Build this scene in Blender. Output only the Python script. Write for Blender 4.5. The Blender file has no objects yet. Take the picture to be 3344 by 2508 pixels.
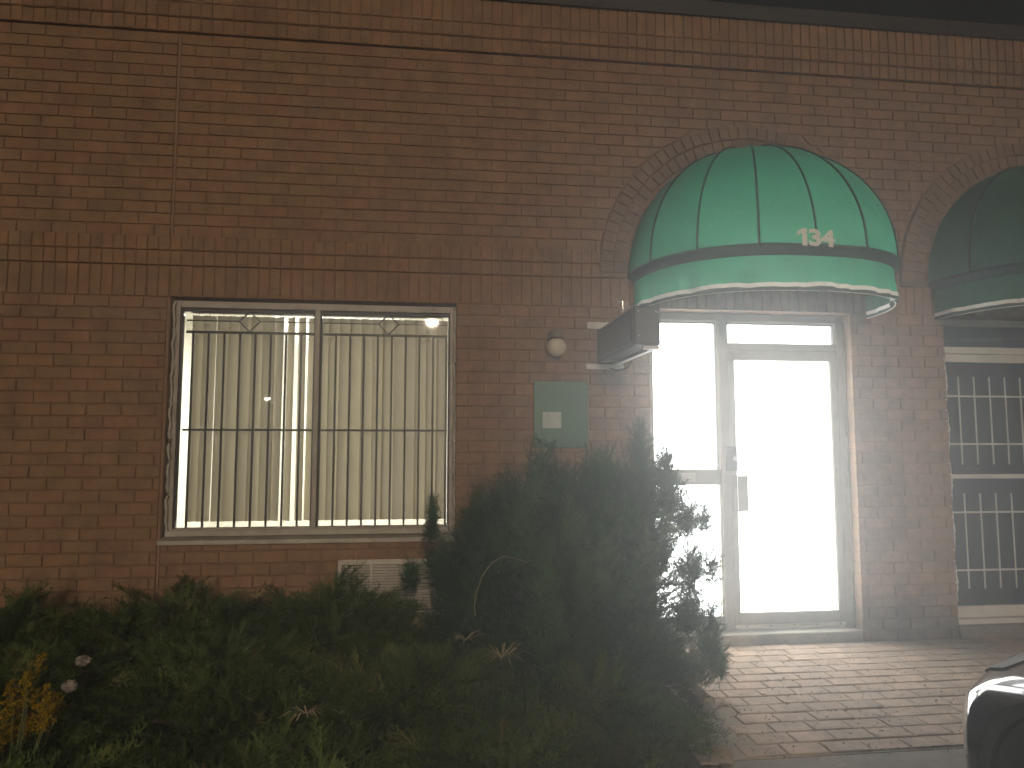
import bpy, math, random
import numpy as np
from mathutils import Vector, Matrix
from math import sin, cos, pi, radians, sqrt, atan2

random.seed(7)
rng = np.random.default_rng(11)
scn = bpy.context.scene
col = scn.collection

# ------------------------------------------------------------------ camera
CAM = np.array([1.7971, -5.3381, 1.4580]); YAW, PITCH = .12459, .08957
cam_d = bpy.data.cameras.new('camera'); cam = bpy.data.objects.new('camera', cam_d); col.objects.link(cam)
cam.location = CAM; cam.rotation_euler = (pi/2 + PITCH, 0, -YAW)
cam_d.sensor_width = 36; cam_d.lens = 36*2383.27/3344; cam_d.clip_start = .05; cam_d.clip_end = 400
scn.camera = cam
# ------------------------------------------------------------------ world: night sky
w = bpy.data.worlds.new('World'); scn.world = w; w.use_nodes = True
nt = w.node_tree; bg = nt.nodes['Background']
sky = nt.nodes.new('ShaderNodeTexSky'); sky.sky_type = 'NISHITA'; sky.sun_disc = False
sky.sun_elevation = radians(-4); sky.sun_rotation = radians(180)
nt.links.new(sky.outputs[0], bg.inputs[0]); bg.inputs[1].default_value = .02
# ------------------------------------------------------------------ exposure
vs = scn.view_settings
vs.view_transform = 'Standard'; vs.look = 'None'; vs.exposure = .16; vs.gamma = 1; vs.use_curve_mapping = False
scn.cycles.use_denoising = True; scn.cycles.use_adaptive_sampling = False
scn.cycles.sample_clamp_indirect = 4
scn.cycles.max_bounces = 6; scn.cycles.transparent_max_bounces = 16; scn.cycles.volume_bounces = 0
scn.cycles.caustics_reflective = False; scn.cycles.caustics_refractive = False
LAMP_RADIANCE = 31000; LAMP_COLOR = (1.0, .80, .59)
DOOR_RADIANCE = 8.4
ROOM_POWER = 215
HAZE_DENSITY, HAZE_G = .061, .72

# ------------------------------------------------------------------ materials
def new_mat(name):
    m = bpy.data.materials.new(name); m.use_nodes = True
    return m, m.node_tree, m.node_tree.nodes['Principled BSDF']
def N(t, typ, **kw):
    n = t.nodes.new(typ)
    for k, v in kw.items(): setattr(n, k, v)
    return n
def noise(t, scale, detail=4, rough=.6, vec=None):
    n = N(t, 'ShaderNodeTexNoise'); n.inputs['Scale'].default_value = scale
    n.inputs['Detail'].default_value = detail; n.inputs['Roughness'].default_value = rough
    if vec is None:
        g = N(t, 'ShaderNodeNewGeometry'); vec = g.outputs['Position']
    t.links.new(vec, n.inputs['Vector']); return n.outputs['Fac']
def ramp(t, fac, stops):
    r = N(t, 'ShaderNodeValToRGB'); e = r.color_ramp.elements
    while len(e) < len(stops): e.new(.5)
    for i, (p, c) in enumerate(stops):
        e[i].position = p; e[i].color = (*c, 1)
    t.links.new(fac, r.inputs[0]); return r.outputs[0]
def mixc(t, fac, a, b, mode='MIX'):
    n = N(t, 'ShaderNodeMix', data_type='RGBA', blend_type=mode)
    for s, v in ((0, fac), (6, a), (7, b)):
        if isinstance(v, (int, float)): n.inputs[s].default_value = v
        elif isinstance(v, tuple): n.inputs[s].default_value = (*v, 1)
        else: t.links.new(v, n.inputs[s])
    return n.outputs[2]
def bump(t, b, h, strength=.3, dist=.01):
    n = N(t, 'ShaderNodeBump'); n.inputs['Strength'].default_value = strength; n.inputs['Distance'].default_value = dist
    t.links.new(h, n.inputs['Height']); t.links.new(n.outputs[0], b.inputs['Normal'])
def plain(name, c, rough=.6, metal=0, var=.18, scale=14, bmp=0, dirt=None, bscale=160, spec=.5):
    m, t, b = new_mat(name)
    f = noise(t, scale, 6, .65)
    lo = tuple(x*(1-var) for x in c); hi = tuple(min(1, x*(1+var)) for x in c)
    o = ramp(t, f, [(.3, lo), (.7, hi)])
    if dirt:
        d = ramp(t, noise(t, scale*.35, 8, .75), [(.48, (0, 0, 0)), (.68, (1, 1, 1))])
        o = mixc(t, d, o, dirt)
    t.links.new(o, b.inputs['Base Color'])
    b.inputs['Roughness'].default_value = rough; b.inputs['Metallic'].default_value = metal
    b.inputs['Specular IOR Level'].default_value = spec
    if bmp: bump(t, b, noise(t, bscale, 5, .7), bmp, .004)
    return m
def rnd_value(t):
    oi = N(t, 'ShaderNodeObjectInfo'); at = N(t, 'ShaderNodeAttribute', attribute_name='rnd')
    a = N(t, 'ShaderNodeMath', operation='ADD'); fr = N(t, 'ShaderNodeMath', operation='FRACT')
    t.links.new(oi.outputs['Random'], a.inputs[0]); t.links.new(at.outputs['Fac'], a.inputs[1]); t.links.new(a.outputs[0], fr.inputs[0])
    return fr.outputs[0]
def brick_mat(name, tones, rough=.85, dark=.55, grain=60, stain=.85):
    m, t, b = new_mat(name)
    r = rnd_value(t)
    base = ramp(t, r, [(i/(len(tones)-1), c) for i, c in enumerate(tones)])
    f1 = ramp(t, noise(t, 7, 5, .7), [(.32, (.62, .62, .64)), (.66, (1.12, 1.1, 1.06))])
    o = mixc(t, 1.0, base, f1, 'MULTIPLY')
    f2 = ramp(t, noise(t, grain, 5, .8), [(.3, (.74, .74, .76)), (.62, (1.1, 1.08, 1.05))])
    o = mixc(t, 1.0, o, f2, 'MULTIPLY')
    # smoked, darker face on part of the bricks
    f3 = ramp(t, noise(t, 13, 6, .75), [(.56, (1, 1, 1)), (.72, (dark, dark, dark*1.08))])
    o = mixc(t, 1.0, o, f3, 'MULTIPLY')
    mp = N(t, 'ShaderNodeMapping'); ge = N(t, 'ShaderNodeNewGeometry'); mp.inputs['Scale'].default_value = (1, 1, .22); t.links.new(ge.outputs['Position'], mp.inputs['Vector'])
    f4 = ramp(t, noise(t, 3.2, 8, .72, mp.outputs[0]), [(.40, (stain, stain, stain*1.01)), (.58, (1.03, 1.03, 1.02))])
    o = mixc(t, 1.0, o, f4, 'MULTIPLY')
    t.links.new(o, b.inputs['Base Color']); b.inputs['Roughness'].default_value = rough
    b.inputs['Specular IOR Level'].default_value = .25
    bump(t, b, noise(t, 150, 6, .75), .55, .004)
    return m
M = {}
M['brick'] = brick_mat('brick_clay', [(.285, .184, .108), (.31, .19, .114), (.275, .182, .108), (.315, .188, .114), (.295, .174, .11), (.27, .178, .11), (.30, .194, .114)])
M['brick_grey'] = brick_mat('arch_clay', [(.215, .15, .098), (.245, .162, .105), (.205, .146, .10), (.235, .152, .10)])
M['paver'] = brick_mat('paver_clay', [(.40, .295, .225), (.44, .32, .245), (.37, .285, .22), (.42, .30, .225)], .9, .82, 110, 1.)
M['mortar'] = plain('mortar', (.20, .122, .074), .95, var=.3, scale=30, bmp=.6)
M['caulk'] = plain('joint_caulk', (.25, .16, .11), .8, var=.2)
M['coping'] = plain('coping_metal', (.045, .036, .03), .45, .3, var=.25, scale=5)
M['concrete'] = plain('concrete', (.30, .27, .22), .92, var=.25, scale=12, bmp=.5, dirt=(.16, .14, .11))
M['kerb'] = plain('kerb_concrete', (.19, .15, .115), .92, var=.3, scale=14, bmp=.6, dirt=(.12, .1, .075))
M['frame_alu'] = plain('frame_aluminium', (.25, .23, .19), .45, .2, var=.12, scale=9, dirt=(.18, .16, .13))
M['frame_bead'] = plain('frame_bead', (.52, .49, .42), .45, .1, var=.1)
M['frame_win'] = plain('window_frame_paint', (.36, .32, .28), .5, 0, var=.15, scale=18, dirt=(.2, .17, .14))
M['frame_dark'] = plain('gasket_dark', (.03, .028, .025), .6)
M['sill'] = plain('sill_paint', (.46, .43, .37), .6, var=.15, scale=8, dirt=(.28, .25, .2))
M['white_paint'] = plain('white_paint', (.66, .65, .62), .5, var=.1, scale=7, dirt=(.5, .48, .44))
M['bar_black'] = plain('bar_iron', (.012, .012, .013), .5, .2)
M['lock'] = plain('lock_plate', (.05, .05, .06), .4, .5)
M['steel'] = plain('steel', (.5, .49, .46), .3, .8, var=.1)
M['signbox'] = plain('signbox_enamel', (.018, .02, .025), .32, 0, var=.15, scale=6)
M['opal'] = plain('opal_glass', (.62, .57, .44), .18, var=.05)
M['lampbase'] = plain('lamp_base', (.16, .13, .1), .5, .4)
M['plaque'] = plain('plaque_green', (.010, .095, .052), .4, var=.1, scale=5)
M['plaque_pale'] = plain('plaque_pale', (.42, .5, .46), .5)
M['soil'] = plain('soil', (.035, .024, .016), .95, var=.45, scale=25, bmp=.8, bscale=60)
M['sand'] = plain('joint_sand', (.27, .215, .16), .95, var=.35, scale=70, bmp=.7)
M['asphalt'] = plain('asphalt', (.10, .085, .068), .9, var=.3, scale=60, bmp=.7)
M['timber'] = plain('weathered_timber', (.2, .17, .13), .9, var=.4, scale=22, bmp=.8, bscale=70)
M['litter'] = plain('litter_white', (.24, .21, .19), .8, var=.12, scale=30)
M['room'] = plain('room_paint', (.82, .80, .74), .8, var=.03)
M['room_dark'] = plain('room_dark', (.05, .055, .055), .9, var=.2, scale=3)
M['vent'] = plain('vent_paint', (.58, .54, .48), .55, var=.12, scale=10, dirt=(.36, .32, .27))
M['pole'] = plain('pole_steel', (.12, .12, .12), .5, .5)
M['car_paint'] = plain('car_paint', (.006, .0065, .008), .12, 0, var=.05); M['car_paint'].node_tree.nodes['Principled BSDF'].inputs['Coat Weight'].default_value = 1; M['car_paint'].node_tree.nodes['Principled BSDF'].inputs['Coat Roughness'].default_value = .03
M['car_trim'] = plain('car_trim', (.012, .012, .013), .6)
M['car_glass'] = plain('car_glass', (.008, .009, .01), .05)
M['car_lens'] = plain('car_lens', (.5, .52, .55), .08)
M['tyre'] = plain('tyre', (.015, .015, .016), .85)
M['rim'] = plain('rim', (.4, .4, .42), .3, .9)

def glass_mat(name, tint=(.93, .95, .94), rough=.015):
    m = bpy.data.materials.new(name); m.use_nodes = True; t = m.node_tree; t.nodes.clear()
    out = N(t, 'ShaderNodeOutputMaterial'); mx = N(t, 'ShaderNodeMixShader'); tr = N(t, 'ShaderNodeBsdfTransparent'); gl = N(t, 'ShaderNodeBsdfGlossy')
    fr = N(t, 'ShaderNodeFresnel'); fr.inputs[0].default_value = 1.5
    tr.inputs[0].default_value = (*tint, 1); gl.inputs['Roughness'].default_value = rough
    t.links.new(fr.outputs[0], mx.inputs[0]); t.links.new(tr.outputs[0], mx.inputs[1]); t.links.new(gl.outputs[0], mx.inputs[2]); t.links.new(mx.outputs[0], out.inputs[0])
    return m
M['glass'] = glass_mat('window_glass')
M['glass_dim'] = glass_mat('tinted_glass', (.6, .63, .62))
def emit_mat(name, c, s, gloss=0):
    m, t, b = new_mat(name)
    b.inputs['Base Color'].default_value = (.7, .7, .7, 1); b.inputs['Roughness'].default_value = .35
    b.inputs['Emission Color'].default_value = (*c, 1); b.inputs['Emission Strength'].default_value = s
    return m
M['lit_pane'] = emit_mat('lit_frosted_pane', (.965, 1.0, .985), DOOR_RADIANCE)
M['lamp_lens'] = emit_mat('lamp_lens', LAMP_COLOR, LAMP_RADIANCE)
M['lamp_lens_far'] = emit_mat('lamp_lens_far', (1, .85, .66), LAMP_RADIANCE*.25)
def translucent_mat(name, c, tr, rough=.6, var=.1, attr=False, tones=None):
    m = bpy.data.materials.new(name); m.use_nodes = True; t = m.node_tree; t.nodes.clear()
    out = N(t, 'ShaderNodeOutputMaterial'); mx = N(t, 'ShaderNodeMixShader'); d = N(t, 'ShaderNodeBsdfDiffuse'); tl = N(t, 'ShaderNodeBsdfTranslucent')
    if tones:
        o = ramp(t, N(t, 'ShaderNodeAttribute', attribute_name='rnd').outputs['Fac'], [(i/(len(tones)-1), x) for i, x in enumerate(tones)])
    else:
        o = ramp(t, noise(t, 20, 4), [(.3, tuple(x*(1-var) for x in c)), (.7, tuple(min(1, x*(1+var)) for x in c))])
    t.links.new(o, d.inputs[0]); t.links.new(o, tl.inputs[0]); mx.inputs[0].default_value = tr
    t.links.new(d.outputs[0], mx.inputs[1]); t.links.new(tl.outputs[0], mx.inputs[2])
    t.links.new(mx.outputs[0], out.inputs[0])
    return m
M['slat'] = translucent_mat('blind_slat', (.46, .42, .335), .125, var=.05)
M['yew'] = translucent_mat('yew_needles', 0, .2, tones=[(.018, .040, .021), (.040, .082, .040), (.070, .135, .060), (.125, .195, .085)])
M['juniper'] = translucent_mat('juniper_scales', 0, .2, tones=[(.026, .046, .014), (.045, .075, .022), (.07, .11, .032), (.10, .145, .042), (.16, .19, .06), (.12, .10, .045)])
M['gold'] = translucent_mat('goldenrod', 0, .25, tones=[(.27, .175, .010), (.34, .225, .012), (.22, .14, .010), (.2, .15, .018)])
M['stemgreen'] = plain('stem_green', (.06, .075, .025), .8)
M['straw'] = plain('dry_straw', (.30, .25, .15), .8)
M['leaf'] = translucent_mat('weed_leaf', 0, .25, tones=[(.07, .09, .03), (.10, .11, .04), (.12, .09, .04)])
M['bark'] = plain('bark', (.06, .04, .028), .9, var=.4, scale=40)
def fabric(name, c, through):
    m, t, b = new_mat(name)
    f = noise(t, 3.5, 6, .7); sp = ramp(t, noise(t, 45, 6, .8), [(.35, (.85, .85, .85)), (.65, (1.08, 1.08, 1.08))])
    o = mixc(t, 1.0, ramp(t, f, [(.25, tuple(x*.8 for x in c)), (.75, tuple(x*1.15 for x in c))]), sp, 'MULTIPLY')
    t.links.new(o, b.inputs['Base Color']); b.inputs['Roughness'].default_value = .6; b.inputs['Specular IOR Level'].default_value = .25
    bump(t, b, noise(t, 6, 4, .55), .5, .04)
    if through:
        o2 = mixc(t, 1.0, ramp(t, f, [(.28, tuple(x*.78 for x in through)), (.72, tuple(x*1.12 for x in through))]), sp, 'MULTIPLY')
        tl = N(t, 'ShaderNodeBsdfTranslucent'); ad = N(t, 'ShaderNodeAddShader'); t.links.new(o2, tl.inputs[0])
        t.links.new(b.outputs[0], ad.inputs[0]); t.links.new(tl.outputs[0], ad.inputs[1]); t.links.new(ad.outputs[0], t.nodes['Material Output'].inputs[0])
    return m
M['green'] = fabric('awning_green', (.012, .066, .048), (.022, .205, .105))
M['valance'] = fabric('awning_valance', (.012, .075, .05), (.012, .14, .068))
M['seam'] = fabric('awning_seam', (.012, .04, .035), None)
M['stripe'] = fabric('awning_stripe', (.74, .71, .66), (.12, .12, .11))

# ------------------------------------------------------------------ mesh helpers
class MB:
    def __init__(s): s.v = []; s.f = []; s.r = []
    def face_rnd(s, n, r): s.r += [r]*n
    def box(s, x0, x1, y0, y1, z0, z1, r=0.):
        b = len(s.v)
        s.v += [(x0,y0,z0),(x1,y0,z0),(x1,y1,z0),(x0,y1,z0),(x0,y0,z1),(x1,y0,z1),(x1,y1,z1),(x0,y1,z1)]
        for q in ((0,1,5,4),(1,2,6,5),(2,3,7,6),(3,0,4,7),(4,5,6,7),(3,2,1,0)): s.f.append(tuple(b+i for i in q))
        s.r += [r]*6; return s
    def hexa(s, lo, hi, r=0.):
        """8 corner points: lo = 4 around, hi = 4 around"""
        b = len(s.v); s.v += [tuple(p) for p in lo] + [tuple(p) for p in hi]
        for q in ((0,1,5,4),(1,2,6,5),(2,3,7,6),(3,0,4,7),(4,5,6,7),(3,2,1,0)): s.f.append(tuple(b+i for i in q))
        s.r += [r]*6; return s
    def tube(s, pts, rad, n=8, caps=True):
        pts = [Vector(p) for p in pts]; b0 = len(s.v)
        if not isinstance(rad, (list, tuple)): rad = [rad]*len(pts)
        up = Vector((0,0,1))
        for i, p in enumerate(pts):
            d = (pts[min(i+1,len(pts)-1)] - pts[max(i-1,0)]).normalized()
            a = d.cross(up)
            if a.length < .05: a = d.cross(Vector((1,0,0)))
            a.normalize(); c = a.cross(d)
            for k in range(n):
                t = 2*pi*k/n; s.v.append(tuple(p + (a*cos(t)+c*sin(t))*rad[i]))
        for i in range(len(pts)-1):
            for k in range(n):
                s.f.append((b0+i*n+k, b0+i*n+(k+1)%n, b0+(i+1)*n+(k+1)%n, b0+(i+1)*n+k)); s.r.append(0)
        if caps:
            s.f.append(tuple(b0+k for k in range(n))[::-1]); s.f.append(tuple(b0+(len(pts)-1)*n+k for k in range(n))); s.r += [0,0]
        return s
    def lathe(s, prof, c=(0,0,0), n=24, axis='z'):
        b0 = len(s.v)
        for (r, h) in prof:
            for k in range(n):
                t = 2*pi*k/n
                if axis == 'z': q = (c[0]+r*cos(t), c[1]+r*sin(t), c[2]+h)
                elif axis == 'y': q = (c[0]+r*cos(t), c[1]+h, c[2]+r*sin(t))
                else: q = (c[0]+h, c[1]+r*cos(t), c[2]+r*sin(t))
                s.v.append(q)
        for i in range(len(prof)-1):
            for k in range(n):
                s.f.append((b0+i*n+k, b0+i*n+(k+1)%n, b0+(i+1)*n+(k+1)%n, b0+(i+1)*n+k)); s.r.append(0)
        return s
    def build(s, name, mat, parent=None, smooth=False, bevel=0, rnd=False):
        me = bpy.data.meshes.new(name); me.from_pydata(s.v, [], s.f); me.update()
        if rnd:
            a = me.attributes.new('rnd', 'FLOAT', 'FACE'); a.data.foreach_set('value', np.array(s.r, dtype=np.float32))
        o = bpy.data.objects.new(name, me); col.objects.link(o)
        if mat: me.materials.append(M[mat] if isinstance(mat, str) else mat)
        if parent: o.parent = parent
        if smooth: me.polygons.foreach_set('use_smooth', [True]*len(me.polygons))
        if bevel:
            bv = o.modifiers.new('b', 'BEVEL'); bv.width = bevel; bv.segments = 2; bv.limit_method = 'ANGLE'
        return o
def obj_mesh(name, me, parent=None, loc=None):
    o = bpy.data.objects.new(name, me); col.objects.link(o)
    if parent: o.parent = parent
    if loc: o.location = loc
    return o
def tag(o, label, cat, group=None):
    o['label'] = label; o['category'] = cat
    if group: o['group'] = group
    return o
def struct(o): o['kind'] = 'structure'; return o
def empty(name, loc=(0,0,0)):
    o = bpy.data.objects.new(name, None); col.objects.link(o); o.location = loc; o.empty_display_size = .1; return o
def tri_mesh(name, tris, mat, parent=None, rnd=None):
    """tris: (n,3,3) float array"""
    n = len(tris); me = bpy.data.meshes.new(name)
    me.vertices.add(n*3); me.vertices.foreach_set('co', np.ascontiguousarray(tris, dtype=np.float32).ravel())
    me.loops.add(n*3); me.loops.foreach_set('vertex_index', np.arange(n*3, dtype=np.int32))
    me.polygons.add(n); me.polygons.foreach_set('loop_start', np.arange(0, n*3, 3, dtype=np.int32)); me.polygons.foreach_set('loop_total', np.full(n, 3, dtype=np.int32))
    me.update(calc_edges=True); me.validate()
    if rnd is not None:
        a = me.attributes.new('rnd', 'FLOAT', 'FACE'); a.data.foreach_set('value', np.asarray(rnd, dtype=np.float32))
    me.materials.append(M[mat]); o = bpy.data.objects.new(name, me); col.objects.link(o)
    if parent: o.parent = parent
    return o
# pixel of the photograph -> point on a plane Y = const or Z = const (used for measuring)
_f = np.array([sin(YAW)*cos(PITCH), cos(YAW)*cos(PITCH), sin(PITCH)]); _r = np.array([cos(YAW), -sin(YAW), 0]); _u = np.cross(_r, _f)
def on_y(px, py, Y): d = _f + _r*(px-1672)/2383.27 - _u*(py-1254)/2383.27; return CAM + d*(Y-CAM[1])/d[1]
def on_z(px, py, Z): d = _f + _r*(px-1672)/2383.27 - _u*(py-1254)/2383.27; return CAM + d*(Z-CAM[2])/d[2]
def proj(P):
    d = np.array(P)-CAM; q = d@_f
    return 512+729.8*(d@_r)/q, 384-729.8*(d@_u)/q, q

# ------------------------------------------------------------------ ground
g = MB(); g.v = [(-27,-66,-.02),(27,-66,-.02),(27,6,-.02),(-27,6,-.02)]; g.f = [(0,1,2,3)]; g.r = [0]
struct(g.build('parking_lot', 'asphalt'))
# planting bed soil, gently mounded
nx, ny = 60, 36; sb = MB()
for j in range(ny+1):
    for i in range(nx+1):
        x = -3.6 + (3.36+3.6)*i/nx; y = -3.2 + 3.2*j/ny
        xe = x - .27*max(0, -y-1.2)*(i/nx)**6
        e = min(1, (3.36-x)/.25, (y+3.2)/.3)
        sb.v.append((xe, y, -.016 + max(0, e)*(.05 + .03*sin(x*3.1+y*2.2)+.02*sin(x*9-y*7)) + .008*rng.normal()*(e > .1)))
for j in range(ny):
    for i in range(nx):
        a = j*(nx+1)+i; sb.f.append((a, a+1, a+nx+2, a+nx+1)); sb.r.append(0)
struct(sb.build('planting_bed', 'soil', smooth=True))
# paved walk
PW, PH = .214, .1345
base = MB().box(3.12, 9.0, -1.905, .0, -.06, -.0032).build('paved_walk', 'sand'); struct(base)
pav_variants = []
def chamfer_box(L, H, D, ch, jit, seed, back=True):
    """front face towards -Y; L along x, H along z, D deep; chamfered front edge with uneven outline"""
    r = random.Random(seed); j = lambda: r.uniform(-jit, jit)
    o = [(-L/2+j(), 0, -H/2+j()), (L/2+j(), 0, -H/2+j()), (L/2+j(), 0, H/2+j()), (-L/2+j(), 0, H/2+j())]
    fr = [(x*(1-2*ch/L), -ch*.8+j()*.5, z*(1-2*ch/H)) for x, _, z in o]
    bk = [(x, D, z) for x, _, z in o]
    return fr, o, bk
def chamfer_mesh(name, L, H, D, ch, jit, seed, mat):
    fr, o, bk = chamfer_box(L, H, D, ch, jit, seed)
    v = fr+o+bk; f = [(0,1,2,3)]
    for k in range(4):
        k2 = (k+1) % 4
        f.append((k, 4+k, 4+k2, k2)); f.append((4+k, 8+k, 8+k2, 4+k2))
    me = bpy.data.meshes.new(name); me.from_pydata(v, [], f); me.update(); me.materials.append(M[mat]); return me
pavers = []
for j in range(14):
    yc = -.012 - PH*(j+.5)
    off = [0, .5, .23, .74][j % 4]*PW + rng.uniform(-.012, .012)
    for i in range(-3, 27):
        xc = 3.47 + off + PW*(i+.5)
        xmin = 3.40 - .26*max(0, -yc-1.25)
        if xc-PW/2 < xmin: continue
        if xc > 8.9: continue
        px, py, q = proj((xc, yc, 0))
        vis = (px < 1030 and py < 775)
        pavers.append((vis, -q, xc, yc))
pavers.sort(reverse=True)
pm = [chamfer_mesh('paver', PW-.006, PH-.011, .05, .005, .0022, 40+k, 'paver') for k in range(6)]
pst = MB()
for k, (vis, q, xc, yc) in enumerate(pavers):
    z = .0005+rng.uniform(-.0015, .002); sx, sy, rz = rng.uniform(-.008, .008), rng.uniform(-.004, .004), rng.uniform(-.006, .006)
    if k < 300:
        o = obj_mesh('paver', pm[k % 6], base, (xc, yc, z)); o.rotation_euler = (-pi/2+sx, sy, rz)
    else:
        pst.box(xc-PW/2+.003, xc+PW/2-.003, yc-PH/2+.006, yc+PH/2-.006, -.05, z, rng.random())
if pst.v:
    o = pst.build('paver', 'paver', base, rnd=True); o['kind'] = 'stuff'
# concrete edge strip in front of the pavers
struct(MB().box(3.2, 9.0, -2.62, -1.912, -.08, -.002).build('edge_strip', 'kerb', bevel=.006))
# fine grit on the paving
gt = []
for k in range(4200):
    x = rng.uniform(3.4, 7.2); y = -rng.uniform(.02, 1.0)**.8*1.95; s = rng.uniform(.0015, .0055)
    if x < 3.5-.17*max(0, -y-1): continue
    c = np.array([x, y, .006]); q = rng.normal(size=(4, 3))*s
    for a in ((0,1,2),(0,1,3),(0,2,3),(1,2,3)): gt.append(c+q[list(a)])
gr = tri_mesh('grit', np.array(gt), 'straw'); gr['kind'] = 'stuff'; gr['label'] = 'fine pale grit and crumbs scattered over the brick paving'; gr['category'] = 'grit'

def fallen_leaf(px, py, sz, mat, label):
    P = on_z(px, py, .008); a = rng.uniform(0, 2*pi); m = MB()
    for i in range(7):
        t = i/6; w_ = sz*.42*sin(pi*min(1, t*1.05+.02)); 
        m.v += [(sz*(t-.5), w_, .012*sz*8*(t-.5)**2+.004), (sz*(t-.5), 0, .002), (sz*(t-.5), -w_, .006)]
    for i in range(6):
        for j in range(2): q = i*3+j; m.f.append((q, q+3, q+4, q+1)); m.r.append(0)
    o = m.build('fallen_leaf', mat); o.location = tuple(P); o.rotation_euler = (0, 0, a); return tag(o, label, 'leaf', 'leaves fallen on the paving')
fallen_leaf(2335, 2255, .035, 'litter', 'pale curled leaf on the pavers next to the yew')
fallen_leaf(3150, 2270, .03, 'litter', 'pale thin leaf on the pavers beside the black car')
fallen_leaf(2808, 2096, .022, 'litter', 'small pale leaf at the corner of the concrete door step')
fallen_leaf(2390, 2440, .03, 'litter', 'dull leaf at the paving edge near the split timber')
# ------------------------------------------------------------------ building
BL, CH = .228, .08443                 # brick module, course height
ZA, ZB, ZC = 4.484, 2.970, 2.531       # under upper band, top of lower band, under soldier course
HR = .107                              # header row height
XJ = .0265                             # control joint
WIN = (.049, 2.047, .835, ZC)
DOOR = (3.527, 5.160, -.2, ZC)
NDOOR = (5.969, 7.67, -.2, ZC)
ACX = (4.343, 6.82); ASZ = 2.80; RO, RI = 1.213, 1.0
XL, XR = -2.3, 8.4
bld = empty('brick_building', (3, 0, 0)); tag(bld, 'long low brown brick commercial building with dark metal roof edge', 'building')
def Bpart(o): o.parent = bld; o.location = o.location - Vector((3, 0, 0)); return o
core = MB()
def core_box(x0, x1, z0, z1): core.box(x0, x1, .010, .30, z0, z1)
g_ = .012
core_box(XL, WIN[0]-g_, -.1, 5.0)
core_box(WIN[0]-g_, WIN[1]+g_, -.1, WIN[2]-.02)
core_box(WIN[0]-g_, WIN[1]+g_, WIN[3]+.004, 5.0)
core_box(WIN[1]+g_, DOOR[0]-g_, -.1, 5.0)
core_box(DOOR[0]-g_, DOOR[1]+g_, DOOR[3]+.004, 5.0)
core_box(DOOR[1]+g_, NDOOR[0]-g_, -.1, 5.0)
core_box(NDOOR[0]-g_, NDOOR[1]+g_, NDOOR[3]+.004, 5.0)
core_box(NDOOR[1]+g_, XR, -.1, 5.0)
wall = core.build('wall', 'mortar'); Bpart(wall)
MOFF = Vector((-3, 0, 0))
def arch_cut(x, z):   # True when x,z lies inside an arch ring (clip region for stretchers)
    for c in ACX:
        if z >= ASZ:
            d = math.hypot(x-c, z-ASZ)
            if RI-.004 < d < RO+.004: return True
        elif z > ZB-2*HR-.01 and RI < abs(x-c) < RO+.004: return True
    return False
# --- lay the courses: every brick = (x at bottom-left, bottom-right, top-left, top-right, z0, z1)
JT = .010
bricks = []
def intervals(z0, z1):
    """free x intervals at one course, ends given at bottom and top"""
    cuts = []
    for (a, b, c, d) in (WIN, DOOR, NDOOR):
        if z1 > c+.01 and z0 < d-.01: cuts.append((a, a, b, b))
    zm = .5*(z0+z1)
    for c in ACX:
        def half(r, z): return sqrt(max(0, r*r-max(0, z-ASZ)**2)) if abs(z-ASZ) < r else 0
        if zm < ASZ+RO and z0 > 2.7:
            ob, ot = half(RO+.006, z0), half(RO+.006, z1)
            ib, it = half(RI-.006, z0), half(RI-.006, z1)
            if zm > ASZ+RI-.02: cuts.append((c-ob, c-ot, c+ob, c+ot))
            else:
                cuts.append((c-ob, c-ot, c-ib, c-it)); cuts.append((c+ib, c+it, c+ob, c+ot))
    cuts.append((XJ-.008, XJ-.008, XJ+.008, XJ+.008))
    cuts.sort(); out = []; lb = lt = XL
    for (a, at, b, bt) in cuts:
        if .5*(a+at) - .5*(lb+lt) > .015: out.append((lb, lt, a, at))
        if .5*(b+bt) > .5*(lb+lt): lb, lt = b, bt
    out.append((lb, lt, XR, XR)); return out
def lay(z0, z1, off):
    for (lb, lt, rb, rt) in intervals(z0, z1):
        xl, xr = min(lb, lt), max(rb, rt)
        i = math.floor((xl-XJ-off)/BL) - 1
        while True:
            a = XJ+off+i*BL; b = a+BL; i += 1
            if a >= xr: break
            if b <= xl: continue
            ab, at = max(a, lb), max(a, lt); bb, bt = min(b, rb), min(b, rt)
            if bb-ab < .02 and bt-at < .02: continue
            if bb < ab+.006: bb = ab = .5*(ab+bb); bb += .003; ab -= .003
            if bt < at+.006: bt = at = .5*(at+bt); bt += .003; at -= .003
            bricks.append((ab, bb, at, bt, z0, z1))
for n in range(18): lay(ZA-CH*(n+1), ZA-CH*n, 0 if n % 2 == 0 else BL/2)
for n in range(32):
    z0, z1 = ZC-CH*(n+1), ZC-CH*n
    if z1 < -.06: break
    # under the window only what is below the sill
    lay(z0, z1, .06 if n % 2 == 0 else .06+BL/2)
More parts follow.
